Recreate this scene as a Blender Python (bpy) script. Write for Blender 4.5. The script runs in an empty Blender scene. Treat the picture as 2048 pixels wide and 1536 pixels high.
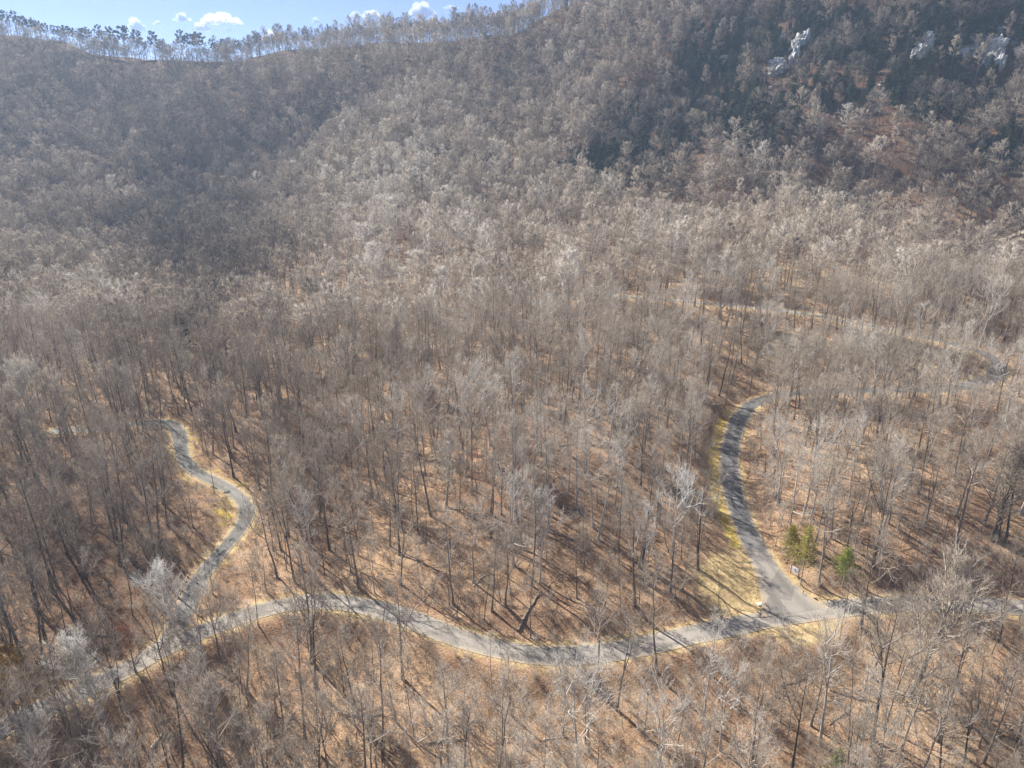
import bpy, math, random
import numpy as np
from mathutils import Vector, Euler

random.seed(7)
rng = np.random.default_rng(7)
SC = bpy.context.scene
COL = SC.collection
R = math.radians

# ------------------------------------------------------------------ camera
CAM_Z = 90.0
PITCH = R(21.0)
FPX = 1409.0                                  # focal length in pixels of the 2048 px wide photograph
cam_d = bpy.data.cameras.new('camera')
cam = bpy.data.objects.new('camera', cam_d)
COL.objects.link(cam)
cam.location = (0, 0, CAM_Z)
cam.rotation_euler = (R(90) - PITCH, 0, 0)
cam_d.sensor_width = 36.0
cam_d.lens = 36.0 * FPX / 2048.0
cam_d.clip_start = 1.0
cam_d.clip_end = 40000.0
SC.camera = cam

# ------------------------------------------------------------------ light
SUN_EL = R(43.0)
SUN_H = (-0.74, 0.67)                         # horizontal direction towards the sun
world = bpy.data.worlds.new('World')
SC.world = world
world.use_nodes = True
wt = world.node_tree
wt.nodes.clear()
wo = wt.nodes.new('ShaderNodeOutputWorld')
wb = wt.nodes.new('ShaderNodeBackground')
ws = wt.nodes.new('ShaderNodeTexSky')
ws.sky_type = 'NISHITA'
ws.sun_disc = False
ws.sun_elevation = SUN_EL
ws.sun_rotation = math.atan2(SUN_H[0], SUN_H[1])
ws.altitude = 400
ws.air_density = 0.45
ws.dust_density = 0.12
ws.ozone_density = 1.0
wb.inputs['Strength'].default_value = 0.074
wm = wt.nodes.new('ShaderNodeMix')          # a slightly rosier, hazier blue over the whole sky
wm.data_type = 'RGBA'
wm.blend_type = 'MULTIPLY'
wm.inputs[0].default_value = 1.0
wm.inputs[7].default_value = (.93, .88, .98, 1)
wt.links.new(ws.outputs[0], wm.inputs[6])
wt.links.new(wm.outputs[2], wb.inputs[0])
wt.links.new(wb.outputs[0], wo.inputs[0])

sun_d = bpy.data.lights.new('sun', 'SUN')
sun_d.energy = 4.8
sun_d.angle = R(0.53)
sun_d.color = (1.0, 0.95, 0.87)
sun = bpy.data.objects.new('sun', sun_d)
COL.objects.link(sun)
sv = Vector((SUN_H[0] * math.cos(SUN_EL), SUN_H[1] * math.cos(SUN_EL), math.sin(SUN_EL))).normalized()
sun.rotation_euler = sv.to_track_quat('Z', 'Y').to_euler()
sun.location = (-200, 180, 400)

SC.view_settings.view_transform = 'Standard'
SC.view_settings.look = 'None'
SC.view_settings.exposure = 1.15
SC.view_settings.gamma = 1.0
SC.view_settings.use_curve_mapping = False
SC.render.engine = 'CYCLES'
SC.cycles.max_bounces = 9
SC.cycles.diffuse_bounces = 4
SC.cycles.glossy_bounces = 1
SC.cycles.transmission_bounces = 3
SC.cycles.volume_bounces = 8
SC.cycles.transparent_max_bounces = 4
SC.cycles.use_denoising = True
SC.cycles.denoiser = 'OPENIMAGEDENOISE'
SC.cycles.denoising_input_passes = 'RGB_ALBEDO_NORMAL'
SC.cycles.denoising_prefilter = 'NONE'
SC.cycles.sample_clamp_indirect = 4.0
SC.cycles.use_adaptive_sampling = True
SC.cycles.adaptive_threshold = 0.02


# ------------------------------------------------------------------ pixel helpers
CP, SP = math.cos(PITCH), math.sin(PITCH)


def ray(px, py):
    h = (px - 1024.0) / FPX
    v = (768.0 - py) / FPX
    return np.array([h, CP + v * SP, -SP + v * CP])


def at_z(px, py, z):
    d = ray(px, py)
    t = (z - CAM_Z) / d[2]
    return d * t + np.array([0, 0, CAM_Z])


def at_t(px, py, t):
    return ray(px, py) * t + np.array([0, 0, CAM_Z])


def project(P):
    P = np.asarray(P, dtype=float)
    x, y, z = P[..., 0], P[..., 1], P[..., 2] - CAM_Z
    f = y * CP - z * SP
    u = y * SP + z * CP
    f = np.where(np.abs(f) < 1e-3, 1e-3, f)
    return 1024 + FPX * x / f, 768 - FPX * u / f, f


# ------------------------------------------------------------------ terrain
CZ = [  # (photo x, photo y, height): ground near the camera
    (0, 1460, -1.0), (250, 1345, -0.4), (400, 1265, 0), (550, 1215, 0), (700, 1205, 0), (900, 1265, 0), (1100, 1315, 0),
    (1250, 1300, 0), (1400, 1265, .2), (1600, 1225, .4), (1750, 1205, .4), (2048, 1222, .4), (2250, 1240, .5),
    (100, 1536, -5), (500, 1500, -7.5), (1000, 1510, -6.5), (1500, 1500, -6), (2000, 1500, -5), (1100, 1425, -4), (700, 1340, -4),
    (1500, 1360, -3), (1900, 1340, -3), (400, 1390, -5),
    (900, 1150, 3), (1280, 1130, 4), (1000, 1000, 7.5), (1300, 950, 9), (800, 900, 4), (1100, 830, 14), (1380, 830, 13),
    (720, 1100, 1.2),
    (430, 1115, 0), (490, 1040, 1), (500, 1010, 1.5), (450, 975, 2), (370, 935, 3), (362, 880, 5), (340, 845, 6),
    (620, 1000, 1), (560, 880, 3), (100, 1180, 4), (100, 1000, 6), (260, 1080, 4), (50, 860, 7), (200, 800, 8), (330, 730, 10),
    (-150, 1200, 6), (-200, 1450, 0),
    (1520, 1120, 2.5), (1465, 980, 5), (1460, 900, 7), (1490, 820, 10), (1530, 795, 11.5),
    (1650, 1080, 6), (1900, 1060, 8), (2100, 1100, 6.5), (1700, 950, 11), (2000, 900, 14), (1700, 840, 15), (2100, 800, 20),
    (1990, 722, 22), (1830, 672, 25), (1600, 625, 27), (1300, 595, 26), (1750, 775, 17), (1980, 782, 18.5),
]
CT = [  # (photo x, photo y, distance factor): ground on the mountain
    (1650, 475, 385), (2048, 480, 370), (1240, 436, 410), (1450, 380, 430), (1700, 390, 425), (1450, 500, 360), (1850, 560, 320),
    (1000, 600, 305), (850, 520, 350), (800, 400, 430), (700, 290, 525), (1000, 480, 380), (1000, 400, 440),
    (520, 720, 275), (480, 600, 345), (560, 480, 440), (620, 380, 510), (660, 320, 560), (700, 700, 265),
    (200, 700, 270), (60, 600, 330), (200, 480, 440), (-50, 450, 440), (300, 320, 560), (100, 300, 560), (350, 200, 650), (150, 150, 680), (-100, 120, 680),
    (0, 78, 725), (150, 95, 735), (300, 118, 742), (450, 128, 740), (600, 100, 715), (750, 88, 700), (900, 78, 675), (1000, 62, 650), (1100, 40, 625),
    (1200, 5, 610), (1300, -30, 600), (1450, -90, 590), (-150, 50, 715), (-400, 30, 715),
    (700, 210, 610), (900, 200, 575), (1050, 280, 500), (1150, 350, 455), (1250, 300, 478), (1300, 150, 530), (1150, 180, 555), (1500, 200, 480),
    (1400, 120, 520), (1600, 100, 500), (1600, 20, 530), (1750, 60, 480), (1950, 90, 455), (2048, 0, 480), (1700, 300, 432), (1550, 290, 445),
    (1850, 232, 415), (1950, 262, 405), (2048, 318, 385), (2200, 380, 360), (1900, 190, 440), (2048, 220, 430), (2200, 100, 440),
    (2048, -200, 555), (1750, -160, 575), (2400, -150, 540), (2300, 480, 350),
]
pts = [at_z(*c) for c in CZ] + [at_t(*c) for c in CT]
# behind the crest the mountain falls away again; behind the camera the valley goes on down
for c in [(0, 78, 725), (300, 118, 742), (600, 100, 715), (900, 78, 675), (1200, 5, 610), (1450, -90, 590), (1750, -160, 575), (2048, -200, 555), (2400, -150, 540), (-400, 30, 715)]:
    p = at_t(*c)
    q = p * np.array([1.2, 1.2, 1.0]); q[2] = p[2] - 45
    pts.append(q)
    q = p * np.array([1.75, 1.75, 1.0]); q[2] = p[2] - 150
    pts.append(q)
for q in [(-260, 20, -14), (-120, 10, -22), (0, 10, -24), (120, 10, -22), (260, 20, -14), (0, -130, -45), (-260, -130, -40), (260, -130, -40), (0, 60, -9)]:
    pts.append(np.array(q, dtype=float))
pts = np.array(pts)


def tps_fit(xy, z, lam):
    n = len(xy)
    d = np.linalg.norm(xy[:, None] - xy[None], axis=2) / 100.0
    K = np.where(d > 1e-9, d * d * np.log(np.maximum(d, 1e-9)), 0) + lam * np.eye(n)
    Pm = np.c_[np.ones(n), xy / 100.0]
    A = np.block([[K, Pm], [Pm.T, np.zeros((3, 3))]])
    return np.linalg.solve(A, np.r_[z, np.zeros(3)])


TW = tps_fit(pts[:, :2], pts[:, 2], 0.015)


def vnoise(x, y, s, seed):
    """smooth value noise on a lattice of size s"""
    g = np.random.default_rng(seed).random((512, 512))
    x = x / s + 200.0; y = y / s + 200.0
    xi = np.floor(x).astype(int); yi = np.floor(y).astype(int)
    fx = x - xi; fy = y - yi
    fx = fx * fx * (3 - 2 * fx); fy = fy * fy * (3 - 2 * fy)
    a = g[xi % 512, yi % 512]; b = g[(xi + 1) % 512, yi % 512]; c = g[xi % 512, (yi + 1) % 512]; d = g[(xi + 1) % 512, (yi + 1) % 512]
    return (a * (1 - fx) + b * fx) * (1 - fy) + (c * (1 - fx) + d * fx) * fy


def base_height(x, y):
    x = np.asarray(x, dtype=float); y = np.asarray(y, dtype=float)
    out = np.empty(x.shape)
    xf, yf, of = x.ravel(), y.ravel(), out.ravel()
    for i in range(0, len(xf), 20000):
        xx, yy = xf[i:i + 20000], yf[i:i + 20000]
        d2 = ((xx[:, None] - pts[None, :, 0]) ** 2 + (yy[:, None] - pts[None, :, 1]) ** 2) / 1e4
        k = np.where(d2 > 1e-12, 0.5 * d2 * np.log(np.maximum(d2, 1e-12)), 0)
        of[i:i + 20000] = k @ TW[:len(pts)] + TW[-3] + TW[-2] * xx / 100 + TW[-1] * yy / 100
    amp = np.clip((yf - 150) / 250, 0, 1)
    of += (vnoise(xf, yf, 45, 3) - .5) * 13 * amp + (vnoise(xf, yf, 19, 4) - .5) * 4.0 * amp
    of += (vnoise(xf, yf, 9, 5) - .5) * 0.9 + (vnoise(xf, yf, 4, 6) - .5) * 0.3
    return of.reshape(x.shape)


# ------------------------------------------------------------------ roads (centre lines in plan, with heights)
def catmull(P, step):
    P = np.array(P, dtype=float)
    P = np.vstack([2 * P[0] - P[1], P, 2 * P[-1] - P[-2]])
    out = []
    for i in range(1, len(P) - 2):
        p0, p1, p2, p3 = P[i - 1:i + 3]
        n = max(2, int(np.linalg.norm(p2[:2] - p1[:2]) / step))
        for k in range(n):
            t = k / n
            out.append(0.5 * ((2 * p1) + (-p0 + p2) * t + (2 * p0 - 5 * p1 + 4 * p2 - p3) * t * t + (-p0 + 3 * p1 - 3 * p2 + p3) * t ** 3))
    out.append(P[-2])
    return np.array(out)


def zline(L):
    return [at_z(*p) for p in L]


def tline(L):
    return [at_t(*p) for p in L]


ROADS = {
    'lower_road': dict(w=4.9, line=zline([(-300, 1640, -2.5), (-130, 1540, -1.8), (10, 1452, -1.0), (130, 1398, -.7), (250, 1340, -.4), (330, 1294, -.1), (420, 1257, 0), (520, 1221, 0),
                                          (620, 1203, 0), (700, 1207, 0), (800, 1231, 0), (920, 1276, 0), (1030, 1304, 0), (1130, 1311, 0), (1250, 1298, 0),
                                          (1380, 1270, .2), (1500, 1245, .3), (1600, 1228, .4), (1700, 1214, .4), (1850, 1207, .4), (2000, 1212, .4), (2200, 1226, .4), (2450, 1250, .5)])),
    'side_road': dict(w=5.3, line=zline([(1592, 1226, .4), (1560, 1180, 1.2), (1520, 1112, 2.5), (1487, 1045, 3.7), (1466, 980, 5.0), (1459, 930, 6.1), (1464, 880, 7.5), (1480, 838, 9.2), (1512, 806, 11.2),
                                         (1570, 788, 13.5), (1680, 782, 15.6), (1800, 779, 17.2), (1900, 776, 18.4), (1975, 760, 19.8), (2000, 735, 21.3), (1970, 708, 23.0), (1900, 686, 24.3),
                                         (1820, 668, 25.2), (1720, 648, 26.0), (1600, 626, 27), (1450, 610, 27), (1300, 596, 26.5), (1200, 590, 26)])),
    'hollow_road': dict(w=3.9, line=zline([(332, 1296, -.1), (372, 1212, -.05), (405, 1150, 0), (445, 1100, .2), (480, 1058, .7), (494, 1022, 1.2), (478, 994, 1.6), (440, 968, 2.1), (395, 945, 2.7), (370, 922, 3.3),
                                           (362, 890, 4.6), (356, 862, 5.6), (335, 846, 6.3), (280, 846, 6.8), (200, 856, 6.8), (100, 862, 6.8)])),
    'upper_track': dict(w=4.2, line=tline([(2120, 472, 372), (2000, 474, 372), (1850, 476, 376), (1650, 474, 386), (1520, 466, 392), (1400, 452, 400), (1290, 440, 408), (1200, 430, 415)])),
    'ridge_track': dict(w=4.0, line=tline([(1330, 392, 432), (1420, 380, 432), (1500, 368, 435), (1560, 352, 440)])),
}
for k, r in ROADS.items():
    r['c'] = catmull(r['line'], 1.0 if k in ('lower_road', 'side_road', 'hollow_road') else 2.0)
    if k in ('upper_track', 'ridge_track'):
        zz = base_height(r['c'][:, 0], r['c'][:, 1])
        r['c'][:, 2] = np.convolve(np.pad(zz, 8, mode='edge'), np.ones(17) / 17, mode='valid')
RP = np.vstack([np.c_[r['c'], np.full(len(r['c']), r['w'] / 2), np.full(len(r['c']), i)] for i, r in enumerate(ROADS.values())])
# the mouth of the side road flares out
_s0 = [i for i in range(len(RP)) if RP[i, 4] == 1][:14]
for j, i in enumerate(_s0):
    RP[i, 3] += 4.6 * (1 - j / 14.0) ** 2


def near_road(x, y):
    """distance from the nearest road's edge, that road's height there, its number"""
    xf, yf = np.ravel(x), np.ravel(y)
    D = np.full(len(xf), 1e3); Z = np.zeros(len(xf)); K = np.zeros(len(xf), dtype=int)
    for i in range(0, len(xf), 8000):
        d = np.sqrt((xf[i:i + 8000, None] - RP[None, :, 0]) ** 2 + (yf[i:i + 8000, None] - RP[None, :, 1]) ** 2) - RP[None, :, 3]
        j = d.argmin(1)
        D[i:i + 8000] = d[np.arange(len(j)), j]; Z[i:i + 8000] = RP[j, 2]; K[i:i + 8000] = RP[j, 4]
    return D.reshape(np.shape(x)), Z.reshape(np.shape(x)), K.reshape(np.shape(x))


def ground(x, y, full=False):
    z = base_height(x, y)
    D, Z, K = near_road(x, y)
    far = np.clip((np.asarray(y) - 230) / 60, 0, 1)
    w0 = 0.9 + far * 1.6
    w1 = 5.5 + far * 3.5
    t = np.clip((D - w0) / (w1 - w0), 0, 1)
    t = t * t * (3 - 2 * t)
    zr = Z - 0.07 - 0.28 * far
    z = zr * (1 - t) + z * t
    return (z, D, K) if full else z


# ------------------------------------------------------------------ material helpers
def mat(name):
    m = bpy.data.materials.new(name)
    m.use_nodes = True
    nt = m.node_tree
    b = nt.nodes['Principled BSDF']
    b.inputs['Roughness'].default_value = 0.9
    b.inputs['Specular IOR Level'].default_value = 0.15
    return m, nt, b


def N(nt, t, **kw):
    n = nt.nodes.new(t)
    for k, v in kw.items():
        setattr(n, k, v)
    return n


def noise(nt, vec, scale, detail=4, rough=.6):
    n = N(nt, 'ShaderNodeTexNoise')
    n.inputs['Scale'].default_value = scale
    n.inputs['Detail'].default_value = detail
    n.inputs['Roughness'].default_value = rough
    nt.links.new(vec, n.inputs['Vector'])
    return n.outputs['Fac']


def ramp(nt, fac, stops):
    n = N(nt, 'ShaderNodeValToRGB')
    e = n.color_ramp.elements
    while len(e) < len(stops):
        e.new(.5)
    for k, (p, c) in enumerate(stops):
        e[k].position = p
        e[k].color = (*c, 1)
    nt.links.new(fac, n.inputs['Fac'])
    return n.outputs['Color']


def rampf(nt, fac, a, b):
    n = N(nt, 'ShaderNodeMapRange')
    n.inputs['From Min'].default_value = a
    n.inputs['From Max'].default_value = b
    n.clamp = True
    nt.links.new(fac, n.inputs['Value'])
    return n.outputs['Result']


def mix(nt, fac, a, b, mode='MIX'):
    n = N(nt, 'ShaderNodeMix', data_type='RGBA', blend_type=mode)
    for s, v in ((n.inputs[0], fac), (n.inputs[6], a), (n.inputs[7], b)):
        if hasattr(v, 'links'):
            nt.links.new(v, s)
        elif isinstance(v, tuple):
            s.default_value = (*v, 1)
        else:
            s.default_value = v
    return n.outputs[2]


def math_(nt, op, a, b):
    n = N(nt, 'ShaderNodeMath', operation=op)
    for s, v in ((n.inputs[0], a), (n.inputs[1], b)):
        if hasattr(v, 'links'):
            nt.links.new(v, s)
        else:
            s.default_value = v
    return n.outputs[0]


def bump(nt, b, h, strength, dist):
    n = N(nt, 'ShaderNodeBump')
    n.inputs['Strength'].default_value = strength
    n.inputs['Distance'].default_value = dist
    nt.links.new(h, n.inputs['Height'])
    nt.links.new(n.outputs[0], b.inputs['Normal'])


def pos(nt):
    return N(nt, 'ShaderNodeNewGeometry').outputs['Position']


def N_sep(nt, col):
    n = N(nt, 'ShaderNodeSeparateColor')
    nt.links.new(col, n.inputs[0])
    return n.outputs[0]


def attr(nt, name, typ='GEOMETRY'):
    n = N(nt, 'ShaderNodeAttribute', attribute_name=name, attribute_type=typ)
    return n.outputs['Fac']


M = {}


def leaf_litter_mat():
    m, nt, b = mat('leaf_litter_ground')
    p = pos(nt)
    big = noise(nt, p, 0.035, 3)
    mid = noise(nt, p, 0.35, 5)
    fine = noise(nt, p, 3.2, 4, .75)
    vfine = noise(nt, p, 9.0, 2, .7)
    tan = ramp(nt, fine, [(.28, (.15, .09, .05)), (.44, (.34, .22, .13)), (.56, (.50, .335, .205)), (.72, (.66, .48, .315))])
    red = ramp(nt, fine, [(.28, (.085, .05, .03)), (.45, (.25, .145, .085)), (.57, (.385, .24, .15)), (.74, (.55, .385, .255))])
    c = mix(nt, rampf(nt, math_(nt, 'ADD', math_(nt, 'MULTIPLY', big, .7), math_(nt, 'MULTIPLY', mid, .5)), .48, .72), tan, red)
    c = mix(nt, math_(nt, 'MULTIPLY', rampf(nt, mid, .52, .75), .6), c, (.075, .048, .03))
    drift = noise(nt, p, .11, 4, .65)
    c = mix(nt, math_(nt, 'MULTIPLY', rampf(nt, drift, .54, .66), .32), c, (.60, .46, .32))
    c = mix(nt, math_(nt, 'MULTIPLY', rampf(nt, vfine, .60, .78), .6), c, (.50, .38, .26))
    dark = attr(nt, 'shade_brown')  # painted shade on the ground, and the lot's redder brown litter
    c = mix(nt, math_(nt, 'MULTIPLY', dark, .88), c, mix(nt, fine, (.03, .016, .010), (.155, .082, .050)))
    grass = ramp(nt, noise(nt, p, 1.3, 5, .7), [(.3, (.30, .20, .085)), (.5, (.50, .37, .185)), (.7, (.66, .52, .30))])
    g = rampf(nt, math_(nt, 'ADD', attr(nt, 'verge'), math_(nt, 'MULTIPLY', math_(nt, 'SUBTRACT', mid, .5), 1.9)), .35, .85)
    c = mix(nt, g, c, grass)
    moss = ramp(nt, noise(nt, p, .8, 5, .7), [(.3, (.22, .16, .04)), (.5, (.48, .35, .09)), (.72, (.66, .52, .22))])
    ym = rampf(nt, math_(nt, 'ADD', attr(nt, 'moss'), math_(nt, 'MULTIPLY', math_(nt, 'SUBTRACT', mid, .5), 1.8)), .42, .8)
    c = mix(nt, ym, c, moss)
    nt.links.new(c, b.inputs['Base Color'])
    h = math_(nt, 'ADD', math_(nt, 'MULTIPLY', fine, .6), math_(nt, 'MULTIPLY', mid, 1.2))
    bump(nt, b, h, .8, .35)
    return m


def asphalt_mat(name, lo, hi, seam, worn=None):
    m, nt, b = mat(name)
    p = pos(nt)
    big = noise(nt, p, .12, 4)
    fine = noise(nt, p, 6, 3, .8)
    c = ramp(nt, big, [(.3, lo), (.7, hi)])
    if worn:
        wv = rampf(nt, math_(nt, 'ADD', attr(nt, 'worn'), math_(nt, 'MULTIPLY', math_(nt, 'SUBTRACT', noise(nt, p, .25, 4), .5), .9)), .3, .7)
        c = mix(nt, wv, c, ramp(nt, big, [(.3, worn[0]), (.7, worn[1])]))
    c = mix(nt, math_(nt, 'MULTIPLY', rampf(nt, fine, .35, .75), .35), c, (.30, .28, .26))
    crack = N(nt, 'ShaderNodeTexVoronoi', feature='DISTANCE_TO_EDGE')
    crack.inputs['Scale'].default_value = .13
    wob = N(nt, 'ShaderNodeVectorMath', operation='ADD')
    nz = N(nt, 'ShaderNodeTexNoise')
    nz.inputs['Scale'].default_value = .35
    nz.inputs['Detail'].default_value = 5
    sc_ = N(nt, 'ShaderNodeVectorMath', operation='SCALE')
    sc_.inputs['Scale'].default_value = 7.0
    nt.links.new(p, nz.inputs['Vector'])
    nt.links.new(nz.outputs['Color'], sc_.inputs[0])
    nt.links.new(p, wob.inputs[0])
    nt.links.new(sc_.outputs[0], wob.inputs[1])
    nt.links.new(wob.outputs[0], crack.inputs['Vector'])
    c = mix(nt, math_(nt, 'MULTIPLY', math_(nt, 'SUBTRACT', 1.0, rampf(nt, crack.outputs[0], 0.0, .012)), seam), c, (.03, .03, .03))
    e = attr(nt, 'edge')
    trk = math_(nt, 'SUBTRACT', 1.0, rampf(nt, math_(nt, 'ABSOLUTE', math_(nt, 'SUBTRACT', e, .45), 0), .06, .24))
    c = mix(nt, math_(nt, 'MULTIPLY', math_(nt, 'MULTIPLY', trk, noise(nt, p, .4, 4)), .45), c, tuple(x * .55 for x in lo))
    patch = N(nt, 'ShaderNodeTexVoronoi')
    patch.inputs['Scale'].default_value = .16
    nt.links.new(p, patch.inputs['Vector'])
    c = mix(nt, math_(nt, 'MULTIPLY', rampf(nt, N_sep(nt, patch.outputs['Color']), .80, .82), .35), c, tuple(x * .6 for x in lo))
    lv = math_(nt, 'MULTIPLY', rampf(nt, noise(nt, p, 4.5, 3, .8), .60, .68), rampf(nt, math_(nt, 'ADD', noise(nt, p, .3, 3), math_(nt, 'MULTIPLY', e, .25)), .55, .75))
    c = mix(nt, math_(nt, 'MULTIPLY', lv, .8), c, (.34, .22, .13))
    dirt = rampf(nt, math_(nt, 'ADD', e, math_(nt, 'MULTIPLY', math_(nt, 'SUBTRACT', noise(nt, p, .9, 4), .5), .9)), .72, 1.0)
    c = mix(nt, dirt, c, (.42, .34, .24))
    nt.links.new(c, b.inputs['Base Color'])
    b.inputs['Roughness'].default_value = .95
    bump(nt, b, fine, .3, .03)
    return m


def bark_mat(name, stops, var=.35, moss=0.0):
    """stops: colours over the tree's own 'tint' value"""
    m, nt, b = mat(name)
    p = pos(nt)
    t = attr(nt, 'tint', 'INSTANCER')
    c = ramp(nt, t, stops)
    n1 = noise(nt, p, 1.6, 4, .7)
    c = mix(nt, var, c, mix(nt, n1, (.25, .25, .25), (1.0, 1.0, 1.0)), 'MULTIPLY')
    if moss:
        c = mix(nt, math_(nt, 'MULTIPLY', rampf(nt, noise(nt, p, .25, 3), .58, .72), moss), c, (.20, .21, .13))
    nt.links.new(c, b.inputs['Base Color'])
    return m


def leaf_mat(name, stops, transl=.3, scale=1.5):
    m, nt, b = mat(name)
    p = pos(nt)
    c = ramp(nt, noise(nt, p, scale, 3), stops)
    nt.links.new(c, b.inputs['Base Color'])
    b.inputs['Roughness'].default_value = .7
    tr = N(nt, 'ShaderNodeBsdfTranslucent')
    nt.links.new(c, tr.inputs['Color'])
    mx = N(nt, 'ShaderNodeMixShader')
    mx.inputs[0].default_value = transl
    nt.links.new(b.outputs[0], mx.inputs[1])
    nt.links.new(tr.outputs[0], mx.inputs[2])
    nt.links.new(mx.outputs[0], nt.nodes['Material Output'].inputs['Surface'])
    return m


def plain_mat(name, c, rough=.85, n=0.25, scale=3.0):
    m, nt, b = mat(name)
    p = pos(nt)
    nt.links.new(mix(nt, math_(nt, 'MULTIPLY', noise(nt, p, scale, 4, .7), n), c, tuple(x * .35 for x in c)), b.inputs['Base Color'])
    b.inputs['Roughness'].default_value = rough
    return m


M['ground'] = leaf_litter_mat()
M['asphalt_old'] = asphalt_mat('weathered_asphalt', (.255, .23, .20), (.37, .335, .29), .5)
M['asphalt_dark'] = asphalt_mat('dark_asphalt', (.11, .108, .11), (.19, .185, .18), .3, ((.255, .23, .20), (.37, .335, .29)))
M['asphalt_grey'] = asphalt_mat('patched_asphalt', (.16, .155, .14), (.27, .26, .235), .7)
M['track'] = plain_mat('dirt_track', (.46, .38, .28))
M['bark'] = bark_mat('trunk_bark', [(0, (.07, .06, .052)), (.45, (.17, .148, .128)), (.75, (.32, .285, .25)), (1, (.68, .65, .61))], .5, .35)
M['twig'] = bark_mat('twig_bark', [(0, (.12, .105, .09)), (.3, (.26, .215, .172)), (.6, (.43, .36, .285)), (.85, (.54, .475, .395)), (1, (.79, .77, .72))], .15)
M['red_twig'] = bark_mat('reddish_twig', [(0, (.26, .12, .075)), (1, (.40, .20, .13))], .2)
M['needle'] = leaf_mat('pine_needle', [(.3, (.018, .034, .016)), (.7, (.06, .09, .04))], .15)
M['evergreen'] = leaf_mat('evergreen_leaf', [(.3, (.028, .042, .028)), (.7, (.085, .11, .068))], .15)
M['yellow_green'] = leaf_mat('yellow_green_leaf', [(.3, (.24, .22, .05)), (.7, (.48, .42, .11))], .4)
M['fresh_green'] = leaf_mat('fresh_green_leaf', [(.3, (.15, .19, .03)), (.7, (.34, .38, .08))], .4)
M['mid_green'] = leaf_mat('mid_green_leaf', [(.3, (.11, .12, .04)), (.7, (.24, .24, .10))], .3)
M['amber'] = leaf_mat('amber_leaf', [(.3, (.30, .18, .05)), (.7, (.52, .36, .13))], .3)
M['dead_wood'] = plain_mat('bleached_wood', (.66, .58, .46), .9, .5)
M['log'] = plain_mat('weathered_log', (.33, .27, .21), .9, .7)
def rock_mat():
    m, nt, b = mat('pale_rock')
    mp = N(nt, 'ShaderNodeMapping')
    mp.inputs['Scale'].default_value = (.9, .9, .16)
    nt.links.new(pos(nt), mp.inputs['Vector'])
    c = ramp(nt, noise(nt, mp.outputs[0], 1.0, 5, .7), [(.30, (.08, .078, .07)), (.44, (.46, .45, .42)), (.60, (.76, .74, .70))])
    nt.links.new(c, b.inputs['Base Color'])
    bump(nt, b, noise(nt, pos(nt), .9, 5, .7), .8, .8)
    return m


M['rock'] = rock_mat()
M['white_paint'] = plain_mat('white_paint', (.90, .90, .90), .5, .1)
M['blue_grey'] = plain_mat('blue_grey_paint', (.14, .19, .24), .5, .1)
M['dark_wood'] = plain_mat('dark_post', (.05, .042, .035), .85, .3)
M['concrete'] = plain_mat('pale_concrete', (.62, .60, .55), .9, .25)
M['black'] = plain_mat('black_metal', (.02, .02, .022), .5, .1)
M['tar'] = plain_mat('tar', (.02, .02, .022), .6, .2)


# ------------------------------------------------------------------ mesh helpers
def mesh_obj(name, V, F, m, parent=None, smooth=False, link=True):
    me = bpy.data.meshes.new(name)
    me.from_pydata([tuple(v) for v in V], [], F)
    if smooth:
        me.polygons.foreach_set('use_smooth', [True] * len(me.polygons))
    me.update()
    if m is not None:
        me.materials.append(m)
    o = bpy.data.objects.new(name, me)
    if link:
        COL.objects.link(o)
    if parent is not None:
        o.parent = parent
    return o


def np_mesh(name, V, quads, tris, mats=None, qm=None, tm=None):
    """mesh from numpy arrays of quads and triangles"""
    V = np.asarray(V, dtype=np.float32)
    q = np.asarray(quads, dtype=np.int32).reshape(-1, 4); t = np.asarray(tris, dtype=np.int32).reshape(-1, 3)
    me = bpy.data.meshes.new(name)
    me.vertices.add(len(V)); me.vertices.foreach_set('co', V.ravel())
    me.loops.add(q.size + t.size); me.loops.foreach_set('vertex_index', np.r_[q.ravel(), t.ravel()])
    me.polygons.add(len(q) + len(t))
    me.polygons.foreach_set('loop_start', np.r_[np.arange(len(q)) * 4, q.size + np.arange(len(t)) * 3].astype(np.int32))
    for m in (mats or []):
        me.materials.append(m)
    if qm is not None or tm is not None:
        a = np.zeros(len(q), dtype=np.int32) if qm is None else np.asarray(qm, dtype=np.int32)
        b = np.zeros(len(t), dtype=np.int32) if tm is None else np.asarray(tm, dtype=np.int32)
        me.polygons.foreach_set('material_index', np.r_[a, b])
    me.update(calc_edges=True)
    return me


def tag(o, label=None, cat=None, group=None, kind=None):
    if label: o['label'] = label
    if cat: o['category'] = cat
    if group: o['group'] = group
    if kind: o['kind'] = kind
    return o


def empty(name, loc, rz=0.0, s=1.0):
    o = bpy.data.objects.new(name, None)
    o.empty_display_size = .5
    COL.objects.link(o)
    o.location = loc
    o.rotation_euler = (0, 0, rz)
    o.scale = (s, s, s)
    return o


# where the evergreens grow on the shaded mountain: photo x, y, half width, half height, how many
ZONES = [(1290, 285, 95, 70, 36), (1190, 350, 55, 40, 16), (1420, 190, 120, 70, 34), (1590, 60, 190, 55, 40), (1790, 70, 190, 60, 34), (1980, 40, 150, 50, 24), (1450, 100, 110, 45, 24),
         (1720, 165, 150, 55, 24), (1900, 190, 120, 55, 14), (1500, 250, 110, 50, 16), (2010, 290, 60, 40, 8)]


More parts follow.
